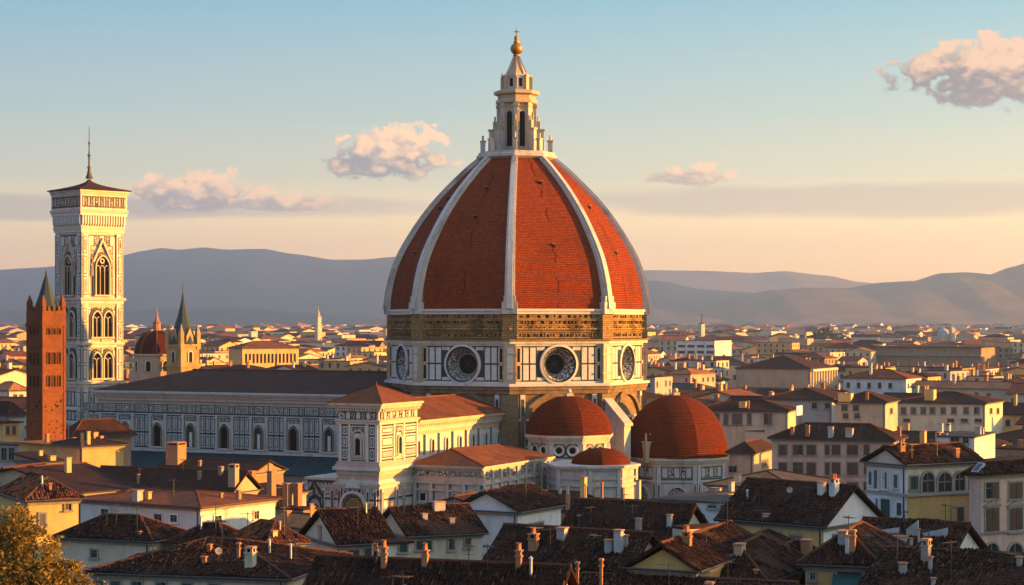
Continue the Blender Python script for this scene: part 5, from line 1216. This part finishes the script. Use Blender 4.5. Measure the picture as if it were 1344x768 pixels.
for x0, x1 in ((1293, 1310), (1324, 1341)):
    h.win('R', x0, 633, x1, 654, 'SHBROWN'); h.win('R', x0, 667, x1, 697, 'SHBROWN', style='ped'); h.win('R', x0 - 2, 713, x1, 728, 'SHBROWN', style='arch')
zz = h.hit('R', 1290, 699)[1]; mb = MB(); h.fr.box(mb, -.1, h.R, zz - .2, zz, 0, .2, 0); mb.build('string_course', [STONE], h.o)
h = House(1300, 605, 235, 1283, 1345, 40, 'yellow', 'dark', 'flat', 0, 'small yellow roof hut catching the sun behind the loggia palazzo', over=.5)
h = House(1279, 573, 262, 1231, 1306, 26, 'white', 'grey', 'flat', 0, 'white modern roof terrace house above the loggia palazzo', over=.15)
h.win('L', 1248, 574, 1259, 590, style='plain'); h.win('L', 1264, 574, 1271, 582, style='plain'); h.chim(1284, 575, 560, 11, WPAINT, 2); h.chim(1238, 573, 569, 12, WPAINT, 2); h.chim(1296, 572, 561, 7, WPAINT, 2)
# --- right middle distance
h = House(1172, 578, 300, 1013, 1186, 22, 'pink', 'dark', 'hip', 2.2, 'long pink palazzo with rows of dark shutters right of the large apse')
for x0, x1 in ((1022, 1033), (1041, 1054), (1059, 1071), (1083, 1089), (1092, 1103), (1112, 1126), (1134, 1141)):
    h.win('L', x0, 584, x1, 597, 'SHBROWN'); h.win('L', x0, 607, x1, 623, 'SHBROWN'); h.win('L', x0, 633, x1, 644, 'SHBROWN')
for x, yb, yt, w_, m_ in ((1060, 572, 558, 7, CHIMBR), (1090, 574, 560, 10, WPAINT), (1115, 572, 562, 14, WPAINT), (1180, 572, 560, 7, CHIMBR), (1040, 570, 560, 6, TERRA)): h.chim(x, yb, yt, w_, m_, 2)
h.ant(1130, 568); h.ant(1075, 566)
h = House(989, 594, 330, 957, 1016, 22, 'tan', 'brown', 'hip', 1.6, 'tan house with a sunlit ochre side between the large apse and the pink palazzo')
h.win('L', 957, 612, 967, 620, style='plain'); h.win('L', 957, 628, 966, 636, style='plain'); h.win('R', 1000, 603, 1008, 612, 'SHGREY')
h = House(1000, 565, 402, 930, 1024, 21, 'beige', 'dark', 'hip', 1.8, 'plain beige house with a dark roof right of the large apse dome')
for x in (950, 962, 986): h.win('L', x, 576, x + 5, 586, style='plain')
h = House(1034, 539, 400, 915, 1046, 17, 'beige', 'dark', 'hip', 1.9, 'beige house with a row of tall dark windows right of the dome drum')
for x0, x1 in ((928, 934), (938, 944), (950, 956), (961, 974), (981, 986), (1003, 1013)): h.win('L', x0, 543, x1, 557, 'SHGREY')
h.chim(975, 534, 527, 14, WALLS['yellow'], 2); h.chim(982, 536, 526, 5, CHIMBR, 2)
h = House(1092, 524, 440, 1004, 1118, 21, 'grey', 'dark', 'hip', 2.2, 'grey house with a bright white hoarding on its roof')
for x in (1066, 1083): h.win('L', x, 529, x + 6, 536, style='plain')
c = h.inv.inverted() @ Wp(1049, 545, 424)
h = House(1162, 528, 410, 1096, 1178, 22, 'beige', 'dark', 'hip', 2.0, 'beige house with a glowing yellow end wall left of the long cream palazzo')
for x in (1105, 1120): h.win('L', x, 532, x + 7, 539, style='plain'); h.win('L', x + 2, 543, x + 8, 549, style='plain')
h.win('R', 1168, 536, 1171, 543, style='plain'); h.chim(1110, 524, 516, 26, WALLS['yellow'], 2); h.chim(1138, 525, 515, 5, CHIMBR, 2)
h = House(1293, 529, 425, 1178, 1316, 27, 'cream', 'dark', 'hip', 2.0, 'long cream palazzo with a row of eight windows and a sunlit end, at right')
for x in (1183, 1196, 1209, 1221, 1235, 1249, 1265, 1279): h.win('L', x, 535, x + 6, 543, 'SHGREY')
for x in (1186, 1244, 1262, 1280): h.win('L', x, 550, x + 8, 554, style='plain')
h.win('R', 1299, 536, 1302, 543, style='plain'); h.win('R', 1308, 536, 1311, 543, style='plain'); h.chim(1221, 524, 511, 20, WALLS['yellow'], 2)
# white hoarding standing on a roof
c = Wp(1049, 545, 392); o = thing('hoarding', 'bright blank white hoarding standing among dark roofs right of the dome', 'hoarding', (c.x, c.y, c.z - 1.5), R(64))
mb = MB(); mb.box((0, 0), 3.6, .15, 1.5, 3.4, 0, 0); mb.build('board', [simple('fresh_white_board', (.8, .8, .78), .5, .1)], o)
for x in (-1.4, 1.4): mb = MB(); mb.tube((x, .2, -8), (x, .2, 3.3), .07, 0, 5); mb.build('post', [IRON], o)
# ------------------------------------------------------------------ landmarks far off in the town
h = House(1063, 484, 800, 966, 1104, 24, 'tan', 'brown', 'hip', 5.2, 'large hall with a big hip roof and a sunlit end colonnade, right of the dome')
mb = MB(); n = 9
for i in range(n + 1): mb.lathe((.6 + (h.R - 1.2) * i / n, -1.0), [(.55, h.ze - 8), (.5, h.ze - 1.2)], 8, 0, 0)
h.fr.box(mb, 0, h.R, h.ze - 1.2, h.ze - .3, 0, 1.6, 0); mb.build('colonnade', [WALLS['cream']], h.o)
for i in range(n): h.win('R', 0, 0, 0, 0) if False else None
h = House(1288, 456, 1300, 1141, 1312, 26, 'brown', 'dark', 'flat', 0, 'very long flat roofed dark brown building with a lit end, far right', over=1.5)
mb = MB(); h.fl.box(mb, -h.L, 0, h.ze - 6, h.ze - 5, 0, 1.5, 0); mb.build('ledge', [STONE], h.o)
h = House(938, 447, 1300, 888, 960, 22, 'white', 'grey', 'flat', 0, 'white office block with a sunlit end, far behind the dome drum', over=.5)
for i in range(4):
    for z in (3, 7): mb = MB(); h.fl.box(mb, -h.L + 1 + i * h.L / 4, -h.L + h.L / 4 * (i + 1) - .6, h.ze - z - 1.8, h.ze - z, 0, .1, 0); mb.build('window', [GLASS], h.o)
h = House(318, 457, 900, 300, 392, 60, 'yellow', 'red', 'hip', 3.0, 'long sunlit hall with tall windows and a red roof, beyond the nave')
for i in range(14): mb = MB(); u = 1 + (h.R - 2) * (i + .5) / 14; h.fr.poly(mb, arch(u, h.ze - 7, h.R / 34, 4), 0, .15, 0); mb.build('window', [DARK], h.wall)
c = Wp(418, HY, 2500); o = thing('slim_tower', 'slim pale pointed tower standing alone in the far haze, left of the dome', 'tower', (c.x, c.y, 0))
mb = MB(); mb.box((0, 0), 6.6, 6.6, 0, 36, R(40), 0); mb.box((0, 0), 7.6, 7.6, 36, 37, R(40), 0); mb.box((0, 0), 5.4, 5.4, 37, 46, R(40), 0); mb.box((0, 0), 6.2, 6.2, 46, 46.8, R(40), 0); mb.lathe((0, 0), [(2.6, 46.8), (1.9, 50), (.5, 54), (.15, 60)], 8, 0, 0); mb.build('shaft', [WALLS['cream']], o)
c = Wp(1238, HY, 2300); o = thing('far_domed_church', 'tiny domed church standing in the haze at far right', 'church', (c.x, c.y, 0))
mb = MB(); mb.box((0, 0), 17, 17, 0, 22, R(20), 0); mb.build('wall', [WALLS['tan']], o); mb = MB(); mb.lathe((0, 0), [(7, 22), (7, 26)] + [(7 * cos(t * pi / 16), 26 + 7 * sin(t * pi / 16)) for t in range(8)] + [(.8, 33.4), (.6, 35), (.05, 36.5)], 12, 0, 0, True); mb.build('dome', [WALLS['grey']], o)
mb = MB(); mb.box((9, -9), 4.5, 4.5, 0, 33, R(20), 0); mb.lathe((9, -9), [(3, 33), (.05, 36)], 4, 45, 0); mb.build('belfry', [WALLS['cream']], o)
for px, yt, D, w_, lab in ((508, 432, 1900, 7, 'square far tower beside the left edge of the dome drum'), (332, 436, 2100, 9, 'squat square tower in the haze left of the slim pale tower'), (1212, 501, 620, 8, 'stubby ochre tower rising among roofs at right'), (921, 426, 2200, 6, 'pale far tower with a mast, above the white office block')):
    c = Wp(px, yt, D); o = thing('square_tower', lab, 'tower', (c.x, c.y, 0)); s_ = w_ / F * D
    mb = MB(); mb.box((0, 0), s_, s_, 0, c.z, R(35), 0); mb.box((0, 0), s_ * 1.12, s_ * 1.12, c.z, c.z + s_ * .12, R(35), 0); mb.build('tower_wall', [WALLS['cream' if D > 1000 else 'ochre']], o)
    mb = MB(); mb.lathe((0, 0), [(s_ * .7, c.z + s_ * .12), (.05, c.z + s_ * .5)], 4, -10, 0)
    if D == 2200: mb.tube((0, 0, c.z), (0, 0, c.z + 12), .5, 0, 4)
    mb.build('tower_roof', [ROOFS['brown']], o)
    PROT.append((c.x, c.y, s_))

# ------------------------------------------------------------------ the rest of the town
rt = random.Random(2024)
WK = ['cream'] * 5 + ['ochre'] * 4 + ['yellow'] * 4 + ['beige'] * 4 + ['tan'] * 3 + ['white'] * 2 + ['pink'] * 3 + ['grey'] * 2 + ['salmon'] * 2 + ['brown']
RK = ['brown'] * 6 + ['dark'] * 3 + ['red'] * 5 + ['orange'] * 3 + ['grey'] * 2
def blocked(x, y, r):
    if -108 < x < 60 and 318 < y < 462: return True
    if -112 < x < -60 and 300 < y < 462 and x > -.2 * y - 14: return True
    for (a, b, q) in PROT:
        if (a - x) ** 2 + (b - y) ** 2 < (q + r * .8) ** 2: return True
    for (a, b, q) in ((-98, 447, 14), (-79, 330, 8), (-113, 624, 26), (-93, 608, 14)):
        if (a - x) ** 2 + (b - y) ** 2 < (q + r) ** 2: return True
    return False
KEEP = [(958, 1106, 800, 507), (1138, 1318, 1300, 478), (886, 962, 1300, 465), (298, 396, 900, 476), (915, 1046, 400, 558), (1178, 1318, 425, 557), (1096, 1178, 410, 552), (1004, 1096, 440, 547), (408, 428, 2500, 446), (186, 264, 600, 492), (1226, 1252, 2300, 447)]
def clear_view(x, y, r, top):
    """height at which a house here would start to hide one of the landmarks behind it"""
    px = HX + x / y * F; rp = r / y * F
    for a, b, D_, pb in KEEP:
        if y < D_ and px + rp > a and px - rp < b: top = min(top, CH - (pb - HY) / F * y)
    return top
town = []
y = 336.0
while y < 8600:
    grow = 1 + max(0, y - 500) / 2600
    x = -.335 * y - 30 + rt.uniform(0, 12)
    while x < .335 * y + 50:
        far = y > 640
        wl = (rt.uniform(8, 20) if far else rt.uniform(11, 27)) * grow; dp = rt.uniform(9, 15) * grow * (1 + .3 * rt.random())
        big = rt.random() < .05
        if big: wl *= 1.9; dp *= 1.4
        hgt = rt.gauss(15.5, 2.6) + (rt.uniform(2, 8) if rt.random() < (.22 if far else .10) else 0)
        if y < 430: hgt = min(hgt, 15.5)
        hgt = max(8, hgt) * (1 + max(0, y - 2500) / 16000)
        a = 24 + 8 * math.sin(x * .004 + y * .0021) + rt.gauss(0, 9 if far else 5) + (12 if x < -150 else 0)
        yy = y + rt.uniform(-9, 9) * grow
        cx, cy = x + wl / 2, yy
        if rt.random() < .93 and not blocked(cx, cy, .5 * math.hypot(wl, dp)):
            kind = rt.choice((['hip', 'gableL', 'gableR', 'flat', 'flat', 'flat'] if far else ['hip', 'hip', 'gableL', 'gableL', 'gableR', 'flat']) if not big else ['hip', 'flat'])
            rise_ = min(wl, dp) * rt.uniform(.13, .2) if kind != 'flat' else 0
            hgt = clear_view(cx, cy, .45 * math.hypot(wl, dp), hgt + rise_ + 1.0) - rise_ - 1.0
            town.append(dict(x=cx, y=cy, L=wl, R=dp, h=hgt, a=a, wall=rt.choice(WK), roof=rt.choice(RK) if kind != 'flat' else rt.choice(['grey', 'dark', 'brown']), kind=kind, rise=rise_, sd=rt.random()))
        x += wl * .93 + rt.uniform(.0, 3.5) * grow + (rt.uniform(6, 22) * grow if rt.random() < .16 else 0)
    y += ((15 if y > 640 else 19) + rt.uniform(0, 9)) * grow
town = [t for t in town if t['h'] > 5]
def tmat(t):
    a = pi / 2 - R(t['a']); return Matrix.Translation(V(t['x'], t['y'], 0)) @ Matrix.Rotation(a, 4, 'Z') @ Matrix.Translation(V(-t['R'] / 2, -t['L'] / 2, 0))
def tparts(t, wall, roof, wm=0, rm=0, rdm=1, ridge=True):
    Rw, Lw, ze = t['R'], t['L'], t['h']; z = ze - .1
    p = [V(0, 0, -1), V(Rw, 0, -1), V(Rw, Lw, -1), V(0, Lw, -1)]; wall.hexa(p, [V(q.x, q.y, z) for q in p], wm)
    ov = .5 if t['kind'] != 'flat' else .15
    if t['kind'] == 'gableR':
        for x in (0, Rw): wall.face([V(x, 0, z), V(x, Lw / 2, z + t['rise'] * .93), V(x, Lw, z)][::1 if x else -1], wm)
    if t['kind'] == 'gableL':
        for y in (0, Lw): wall.face([V(0, y, z), V(Rw / 2, y, z + t['rise'] * .93), V(Rw, y, z)][::-1 if y else 1], wm)
    return roof_mesh(roof, t['kind'], Rw, Lw, ze, t['rise'], ov, ridge, rm, rdm)
# which of these houses show, and how large: look along a grid of sight lines
polyv = []; polyf = []; owner = []
def addpoly(pts, who):
    polyf.append(tuple(range(len(polyv), len(polyv) + len(pts)))); polyv.extend([tuple(p) for p in pts]); owner.append(who)
bpy.context.view_layer.update()
for o in list(COL.objects):
    if o.type != 'MESH' or o.name.split('.')[0] not in ('wall', 'dome', 'drum', 'nave', 'nave_roof', 'transept', 'transept_roof', 'gallery_wing', 'annex', 'annex_roof', 'tribune', 'tribune_dome', 'low_chapel', 'shaft', 'tower_wall', 'lantern'): continue
    mw = o.matrix_world; vv = [mw @ v.co for v in o.data.vertices]
    for p in o.data.polygons: addpoly([vv[i] for i in p.vertices], -1)
gx = [V(-9000, -50, 0), V(9000, -50, 0), V(9000, 9000, 0), V(-9000, 9000, 0)]; addpoly(gx, -1)
for i, t in enumerate(town):
    M = tmat(t); w_, r_ = MB(), MB(); tparts(t, w_, r_, ridge=False)
    for q in (w_, r_):
        for f in q.f: addpoly([M @ V(*q.v[j]) for j in f], i)
bv = BVHTree.FromPolygons(polyv, polyf); seen = {}
for py in range(428, 640, 2):
    for px in range(0, 1344, 2):
        q = bv.ray_cast(V(0, 0, CH), V((px - HX) / F, 1, -(py - HY) / F).normalized())
        if q[0] is not None and owner[q[2]] >= 0:
            s_ = seen.setdefault(owner[q[2]], [0, 0, 0, 9999]); s_[0] += 4; s_[1] += px * 4; s_[2] += py * 4
del bv, polyv, polyf
order = sorted(seen, key=lambda i: -seen[i][0])
NIND = 228
indiv = set(order[:NIND])
# a unit window shared by all of them
um = MB(); uf = FF(V(0, 0, 0), u=(1, 0, 0), n=(0, -1, 0))
uf.box(um, -.5, .5, 0, 1.55, -.02, .03, 0); uf.box(um, -.64, -.5, -.1, 1.7, -.02, .1, 1); uf.box(um, .5, .64, -.1, 1.7, -.02, .1, 1); uf.box(um, -.5, .5, 1.55, 1.7, -.02, .1, 1); uf.box(um, -.7, .7, -.2, -.1, -.02, .2, 1); uf.box(um, -.5, -.04, 0, 1.55, .03, .09, 2); uf.box(um, -.04, .04, 0, 1.55, .03, .06, 1)
u0 = um.build('window', [GLASS, STONE, SHBROWN]); wmesh = u0.data; bpy.data.objects.remove(u0)
um = MB(); uf.box(um, -.5, .5, 0, 1.55, -.02, .03, 0); uf.box(um, -.6, .6, -.15, 0, -.02, .2, 1); uf.box(um, -.58, -.5, 0, 1.6, -.02, .08, 1); uf.box(um, .5, .58, 0, 1.6, -.02, .08, 1)
u0 = um.build('window', [GLASS, WPAINT]); wmesh2 = u0.data; bpy.data.objects.remove(u0)

AREAS = [(0, 66, 'left of the bell tower'), (66, 175, 'just beside the bell tower'), (175, 300, 'near the green spire'), (300, 400, 'beyond the nave, below the hills'), (400, 505, 'between slim pale tower and dome'), (505, 850, 'behind the dome'), (850, 930, 'right of the dome drum'), (930, 1010, 'above the large apse dome'), (1010, 1110, 'near the sunlit colonnade hall'), (1110, 1200, 'below the long flat dark building'), (1200, 1275, 'behind the long cream palazzo'), (1275, 1345, 'by the right edge')]
RN = {'brown': 'brown', 'dark': 'dark', 'red': 'red', 'orange': 'orange', 'grey': 'grey'}
KN = {'hip': 'hipped', 'gableL': 'pitched', 'gableR': 'gable ended', 'flat': 'flat'}
names = {}
for i in order[:NIND]:
    t = town[i]; s_ = seen[i]; px = s_[1] / s_[0]; py = s_[2] / s_[0]; t['px'], t['py'] = px, py
    ar = next((n for a, b, n in AREAS if a <= px < b), 'by the right edge')
    sz = 'long ' if t['L'] > 2.2 * t['R'] else ('broad ' if t['L'] > 30 else ('tall ' if t['h'] > 19 else ('small ' if t['L'] < 14 else '')))
    dist = 'near' if t['y'] < 560 else ('mid distance' if t['y'] < 1100 else 'far')
    t['lab'] = f"{dist} {sz}{t['wall']} house with {RN[t['roof']]} {KN[t['kind']]} roof, {ar}"
    names.setdefault(t['lab'], []).append(i)
ORD = ['leftmost', 'second from left', 'third from left', 'fourth from left', 'fifth from left', 'sixth from left']
for lab, ids in names.items():
    if len(ids) > 1:
        ids.sort(key=lambda i: town[i]['px'])
        for k, i in enumerate(ids): town[i]['lab'] = lab + ', ' + (ORD[k] if k < len(ids) - 1 or len(ids) > 6 and k < 6 else 'rightmost' if k == len(ids) - 1 else ORD[min(k, 5)])
stw = MB(); wk = sorted(set(WK)); rk = sorted(set(RK)); MM = [WALLS[k] for k in wk] + [ROOFS[k] for k in rk] + [DARK, CHIMBR]
for i, t in enumerate(town):
    rr = random.Random(t['sd']); M = tmat(t)
    if i in indiv:
        o = thing('town_house', t['lab'], 'house', (t['x'], t['y'], 0), pi / 2 - R(t['a']), 'town houses beyond the cathedral')
        sh = V(-t['R'] / 2, -t['L'] / 2, 0); w_, r_ = MB(), MB(); tparts(t, w_, r_)
        wo = w_.build('wall', [WALLS[t['wall']]], o, None, sh); ro = r_.build('roof', [ROOFS[t['roof']], RIDGE], o, None, sh)
        if t['y'] < 1500:
            mw_ = rr.choice((wmesh, wmesh, wmesh2)); fs_ = 1.0 if t['y'] < 700 else 1.25; rows = [t['h'] - 2.9 - 3.6 * k for k in range(3 if t['y'] < 700 else 2)]
            for face, W_, mx in (('L', t['L'], 9), ('R', t['R'], 5)):
                n = max(1, min(mx, int(W_ / (3.0 * fs_)))); gap = W_ / n
                for z in rows:
                    for k in range(n):
                        if rr.random() < .12: continue
                        u = gap * (k + .5); ob = bpy.data.objects.new('window', mw_); COL.objects.link(ob); ob.parent = wo
                        ob.location = (0, u, z) if face == 'L' else (u, 0, z); ob.rotation_euler = (0, 0, -pi / 2 if face == 'L' else 0); ob.scale = (fs_ * rr.uniform(.92, 1.08), 1, fs_ * rr.uniform(.9, 1.08)); ob.data = rr.choice((mw_, mw_, mw_, wmesh2))
        if t['y'] < 1000:
            for k in range(rr.choice((1, 2, 2, 3))):
                x, y = rr.uniform(.15, .85) * t['R'], rr.uniform(.1, .9) * t['L']; w2 = rr.uniform(.6, 1.4)
                chimney(ro, V(x, y, t['h'] + t['rise'] * .3), w2, rr.uniform(.6, 1.0), rr.uniform(1.4, 2.6) + t['rise'] * .5, rr.choice((CHIMBR, WALLS[t['wall']], WPAINT, WALLS['ochre'])), rr.choice((0, 2, 2)), rr)
            if rr.random() < .6: antenna(ro, V(rr.uniform(.2, .8) * t['R'], rr.uniform(.2, .8) * t['L'], t['h'] + t['rise'] * .5), rr.uniform(1.8, 3.2), rr)
    elif i in seen or abs(t['x']) > .25 * t['y'] or rr.random() < .45:
        q = MB(); tparts(t, q, q, wk.index(t['wall']), len(wk) + rk.index(t['roof']), 0, False)
        if i in seen and t['y'] < 3000:
            f1 = FF(V(0, 0, 0), u=(0, -1, 0), n=(-1, 0, 0)); f2 = FF(V(0, 0, 0), u=(1, 0, 0), n=(0, -1, 0)); g = max(1.0, t['y'] / 1200)
            for f, W_, sg in ((f1, t['L'], -1), (f2, t['R'], 1)):
                n = max(1, min(8, int(W_ / (3.4 * g))))
                for k in range(n):
                    u = sg * W_ * (k + .5) / n
                    for z in (t['h'] - 3.4 * g,): f.box(q, u - .6 * g, u + .6 * g, z, z + 1.5 * g, -.02, .05, len(wk) + len(rk))
            if t['y'] < 1800:
                x, y = rr.uniform(.2, .8) * t['R'], rr.uniform(.2, .8) * t['L']; q.box((x, y), 1.2, 1.0, t['h'], t['h'] + t['rise'] * .6 + 2.0, 0, len(wk) + len(rk) + 1)
        b = len(stw.v); stw.v.extend([tuple(M @ V(*v)) for v in q.v]); stw.f.extend([tuple(j + b for j in f) for f in q.f]); stw.m.extend(q.m); stw.uv.extend(q.uv); stw.sm.extend(q.sm)
tag(stw.build('distant_town', MM), 'hazy mass of countless distant town houses stretching to the hills', 'distant town', None, 'stuff')

# ------------------------------------------------------------------ trees
def leafmat(name, c, c2):
    m, t = newmat(name); oi = t.n('TexNoise', {'Vector': uvmap(t, .7, .7), 'Scale': 1.0, 'Detail': 3.0}).outputs[0]
    b = t.n('BsdfPrincipled', {'Base Color': t.mix(t.ss(oi, .4, .6), c, c2), 'Roughness': .6, 'Specular IOR Level': .25})
    tr_ = t.n('BsdfTranslucent', {0: tuple(c2) + (1,)}); mx = t.n('MixShader', {0: .3, 1: b.outputs[0], 2: tr_.outputs[0]}); t.n('OutputMaterial', {0: mx.outputs[0]}); return m
LEAF = leafmat('tree_leaves', (.14, .095, .016), (.22, .14, .022)); LEAF2 = leafmat('dark_tree_leaves', (.030, .040, .014), (.05, .06, .02))
BARK = simple('bark', (.07, .05, .035), .9, .5)
def leaves(mb, blobs, n, size, rnd):
    for (c, r, sh) in blobs:
        nl = int(n * r * r)
        tw_ = []
        for _ in range(max(3, nl // 26)):
            d = V(rnd.gauss(0, 1), rnd.gauss(0, 1), rnd.gauss(0, 1)).normalized(); tw_.append(c + V(d.x, d.y, d.z * sh) * r * rnd.uniform(.55, 1.05))
        for _ in range(nl):
            p = rnd.choice(tw_) + V(rnd.gauss(0, 1), rnd.gauss(0, 1), rnd.gauss(0, .8)) * r * .16
            u = V(rnd.gauss(0, 1), rnd.gauss(0, 1), rnd.gauss(0, .7)).normalized(); v = u.orthogonal().normalized(); v = (v * cos(rnd.uniform(0, 6.28)) + u.cross(v) * sin(rnd.uniform(0, 6.28)))
            s_ = size * rnd.uniform(.6, 1.3); q = rnd.uniform(0, 40)
            mb.face([p - u * s_, p - v * s_ * .42, p + u * s_, p + v * s_ * .42], 0, [(p.x, p.z), (p.x + .1, p.z), (p.x + .1, p.z + .1), (p.x, p.z + .1)])
def tree(name, label, loc, crown, n, size, leaf, seed, group=None, trunk_r=.35):
    rnd = random.Random(seed); o = thing(name, label, 'tree', loc, 0, group); mb = MB(); leaves(mb, crown, n, size, rnd); mb.build('crown', [leaf], o)
    tk = MB(); zc = min(c.z for c, r, s_ in crown); tk.tube((0, 0, -1), (0, 0, zc * .7), trunk_r, 0, 8, trunk_r * .7)
    for c, r, s_ in crown: tk.tube((0, 0, zc * .66), c, trunk_r * .5, 0, 6, .05)
    tk.build('trunk', [BARK], o); return o
D = 96; c = Wp(28, HY, D); g = ground_z(c.x, D)
def cb(px, py, dd, r, sh=.8): q = Wp(px, py, D + dd); return (V(q.x - c.x, q.y - D, q.z - g), r, sh)
tree('leafy_tree', 'leafy tree glowing gold in the low sun at the bottom left corner', (c.x, D, g), [cb(18, 690, 0, 1.15), cb(45, 722, -.6, 1.25), cb(5, 720, .8, 1.4), cb(-30, 700, .5, 1.6), cb(-10, 760, -1, 1.7), cb(40, 770, -1.2, 1.5), cb(88, 748, -.4, .8, .7), cb(100, 768, -.4, .8), cb(70, 762, -.8, 1.1), cb(112, 790, .6, 1.3), cb(60, 810, 0, 2.2), cb(-40, 790, 0, 2.2)], 1100, .115, LEAF, 4, None, .45)
# dark wood on a rise beyond the far roofs, and green patches at the town's edge
wd = MB(); rw_ = random.Random(8)
def wood(px0, px1, pyb, pyt, D, n):
    for _ in range(n):
        px = rw_.uniform(px0, px1); f = 1 - abs((px - (px0 + px1) / 2) / ((px1 - px0) / 2)) ** 2; q = Wp(px, pyb, D + rw_.uniform(-40, 60)); hh = (pyb - pyt) / F * D * (.45 + .55 * f) * rw_.uniform(.7, 1.05)
        leaves(wd, [(V(q.x, q.y, q.z + hh * .5), hh * .55, .9)], 260 / hh / hh * 1.0, max(hh * .13, .5), rw_)
wood(1066, 1112, 452, 430, 2100, 26); wood(440, 505, 447, 436, 2600, 30); wood(1160, 1230, 447, 438, 2700, 26); wood(0, 30, 470, 452, 1500, 10); wood(1180, 1210, 446, 434, 2650, 6)
for q in [(rw_.uniform(860, 1340), rw_.uniform(700, 2400)) for _ in range(26)] + [(rw_.uniform(165, 500), rw_.uniform(900, 2600)) for _ in range(16)]:
    g_ = HY + (CH - 9) * F / q[1]; hp = 9 * F / q[1]; wood(q[0] - hp, q[0] + hp, g_, g_ - hp * 1.1, q[1], 5)
tag(wd.build('distant_wood', [LEAF2]), 'dark clumps of far trees rising among the hazy roofs', 'distant trees', None, 'stuff')

# ------------------------------------------------------------------ hills
def hillmat(name, c, c2):
    m, t = newmat(name)
    n1 = t.n('TexNoise', {'Vector': uvmap(t, .006, .006), 'Scale': 1.0, 'Detail': 10.0, 'Roughness': .7}).outputs[0]
    finish(t, t.mix(t.ss(n1, .42, .6), c, c2), .95, None, 0, 0, 0.05); return m
HAZEWOODS = hillmat('wooded_hills_blue_haze', (.012, .022, .024), (.02, .032, .03)); HAZEWARM = hillmat('hills_warm_haze', (.15, .09, .05), (.22, .135, .075))  # cool and warm haze tints put into the colour of the hills
def hills(name, prof_, Y, depth, seed, HILLM):
    rnd = random.Random(seed); ph = [rnd.uniform(0, 9) for _ in range(12)]
    pts = sorted([((px - HX) / F * Y, CH + (HY - py) / F * Y) for px, py in prof_])
    def ridge(x):
        if x <= pts[0][0]: return pts[0][1]
        for (a, za), (b, zb) in zip(pts, pts[1:]):
            if x <= b: f = (x - a) / (b - a); f = f * f * (3 - 2 * f) * .5 + f * .5; return za + (zb - za) * f
        return pts[-1][1]
    nz2 = lambda x, y: sum((1 - 2 * abs(math.sin(x * .00055 * k * 1.6 + ph[k] + .9 * math.sin(y * .0006 * k + ph[k + 1])))) / k for k in (1, 2, 3, 5, 8))
    nx, ny = 240, 60; rows = []; x0, x1 = pts[0][0], pts[-1][0]
    for j in range(ny + 1):
        v = j / ny; row = []; y = Y - depth + 1.5 * depth * v
        w_ = sstep(0, .667, v) if v < .667 else 1 - .5 * sstep(.667, 1, v)
        for i in range(nx + 1):
            x = x0 + (x1 - x0) * i / nx
            nz = sum(math.sin(x * .0011 * (k + 1) * 1.7 + ph[k] + y * .0013 * (k + 1)) / (k + 1) for k in range(8))
            z = ridge(x) * w_ + 26 * nz2(x, y) * w_ * (1 - w_) * 2.0 + 2.5 * nz * w_
            row.append(V(x, y, max(z, -.4) if j == 0 else z))
        rows.append(row)
    mb = MB(); mb.grid(rows, 0, [[(p.x, p.y) for p in r] for r in rows], True); tag(mb.build(name, [HILLM]), None, None, None, 'structure')
hills('hills', [(-900, 392), (-600, 380), (-300, 366), (-120, 360), (0, 355), (60, 352), (110, 347), (160, 338), (198, 329), (215, 326), (240, 328), (272, 325), (300, 328), (350, 327), (385, 333), (440, 341), (480, 341), (522, 337), (600, 348), (700, 364), (800, 386), (900, 405), (1000, 424)], 15000, 3600, 1, HAZEWOODS)
hills('hills', [(500, 420), (640, 395), (760, 368), (850, 355), (930, 356), (990, 359), (1030, 356), (1080, 361), (1130, 370), (1180, 376), (1260, 383), (1400, 372), (1700, 360), (2000, 372)], 16500, 2000, 2, HAZEWARM)
hills('hills', [(560, 424), (700, 396), (800, 376), (860, 368), (920, 380), (980, 384), (1040, 398), (1120, 412), (1200, 424)], 13000, 1200, 5, HAZEWOODS)
hills('hills', [(760, 424), (850, 404), (920, 404), (960, 391), (1010, 380), (1060, 377), (1110, 378), (1160, 371), (1200, 369), (1235, 359), (1265, 358), (1300, 361), (1330, 351), (1360, 343), (1450, 330), (1600, 318), (1800, 330), (2000, 350)], 10000, 2000, 3, HAZEWARM)
hills('hills', [(-400, 418), (-100, 404), (100, 408), (300, 404), (420, 412), (520, 418), (620, 425)], 10800, 1200, 7, HAZEWOODS)

# ------------------------------------------------------------------ haze
HZ = (-11000, 11000, -400, 18600, -2.0, 780)
hb = MB(); hb.hexa([V(HZ[0], HZ[2], HZ[4]), V(HZ[1], HZ[2], HZ[4]), V(HZ[1], HZ[3], HZ[4]), V(HZ[0], HZ[3], HZ[4])], [V(HZ[0], HZ[2], HZ[5]), V(HZ[1], HZ[2], HZ[5]), V(HZ[1], HZ[3], HZ[5]), V(HZ[0], HZ[3], HZ[5])])
m, t = newmat('haze_air'); v = t.n('VolumePrincipled', {'Color': (.60, .78, 1.0, 1), 'Density': 0.000075, 'Anisotropy': .65}); t.n('OutputMaterial', {'Volume': v.outputs[0]})
hz = hb.build('haze', [m]); tag(hz, None, None, None, 'stuff')
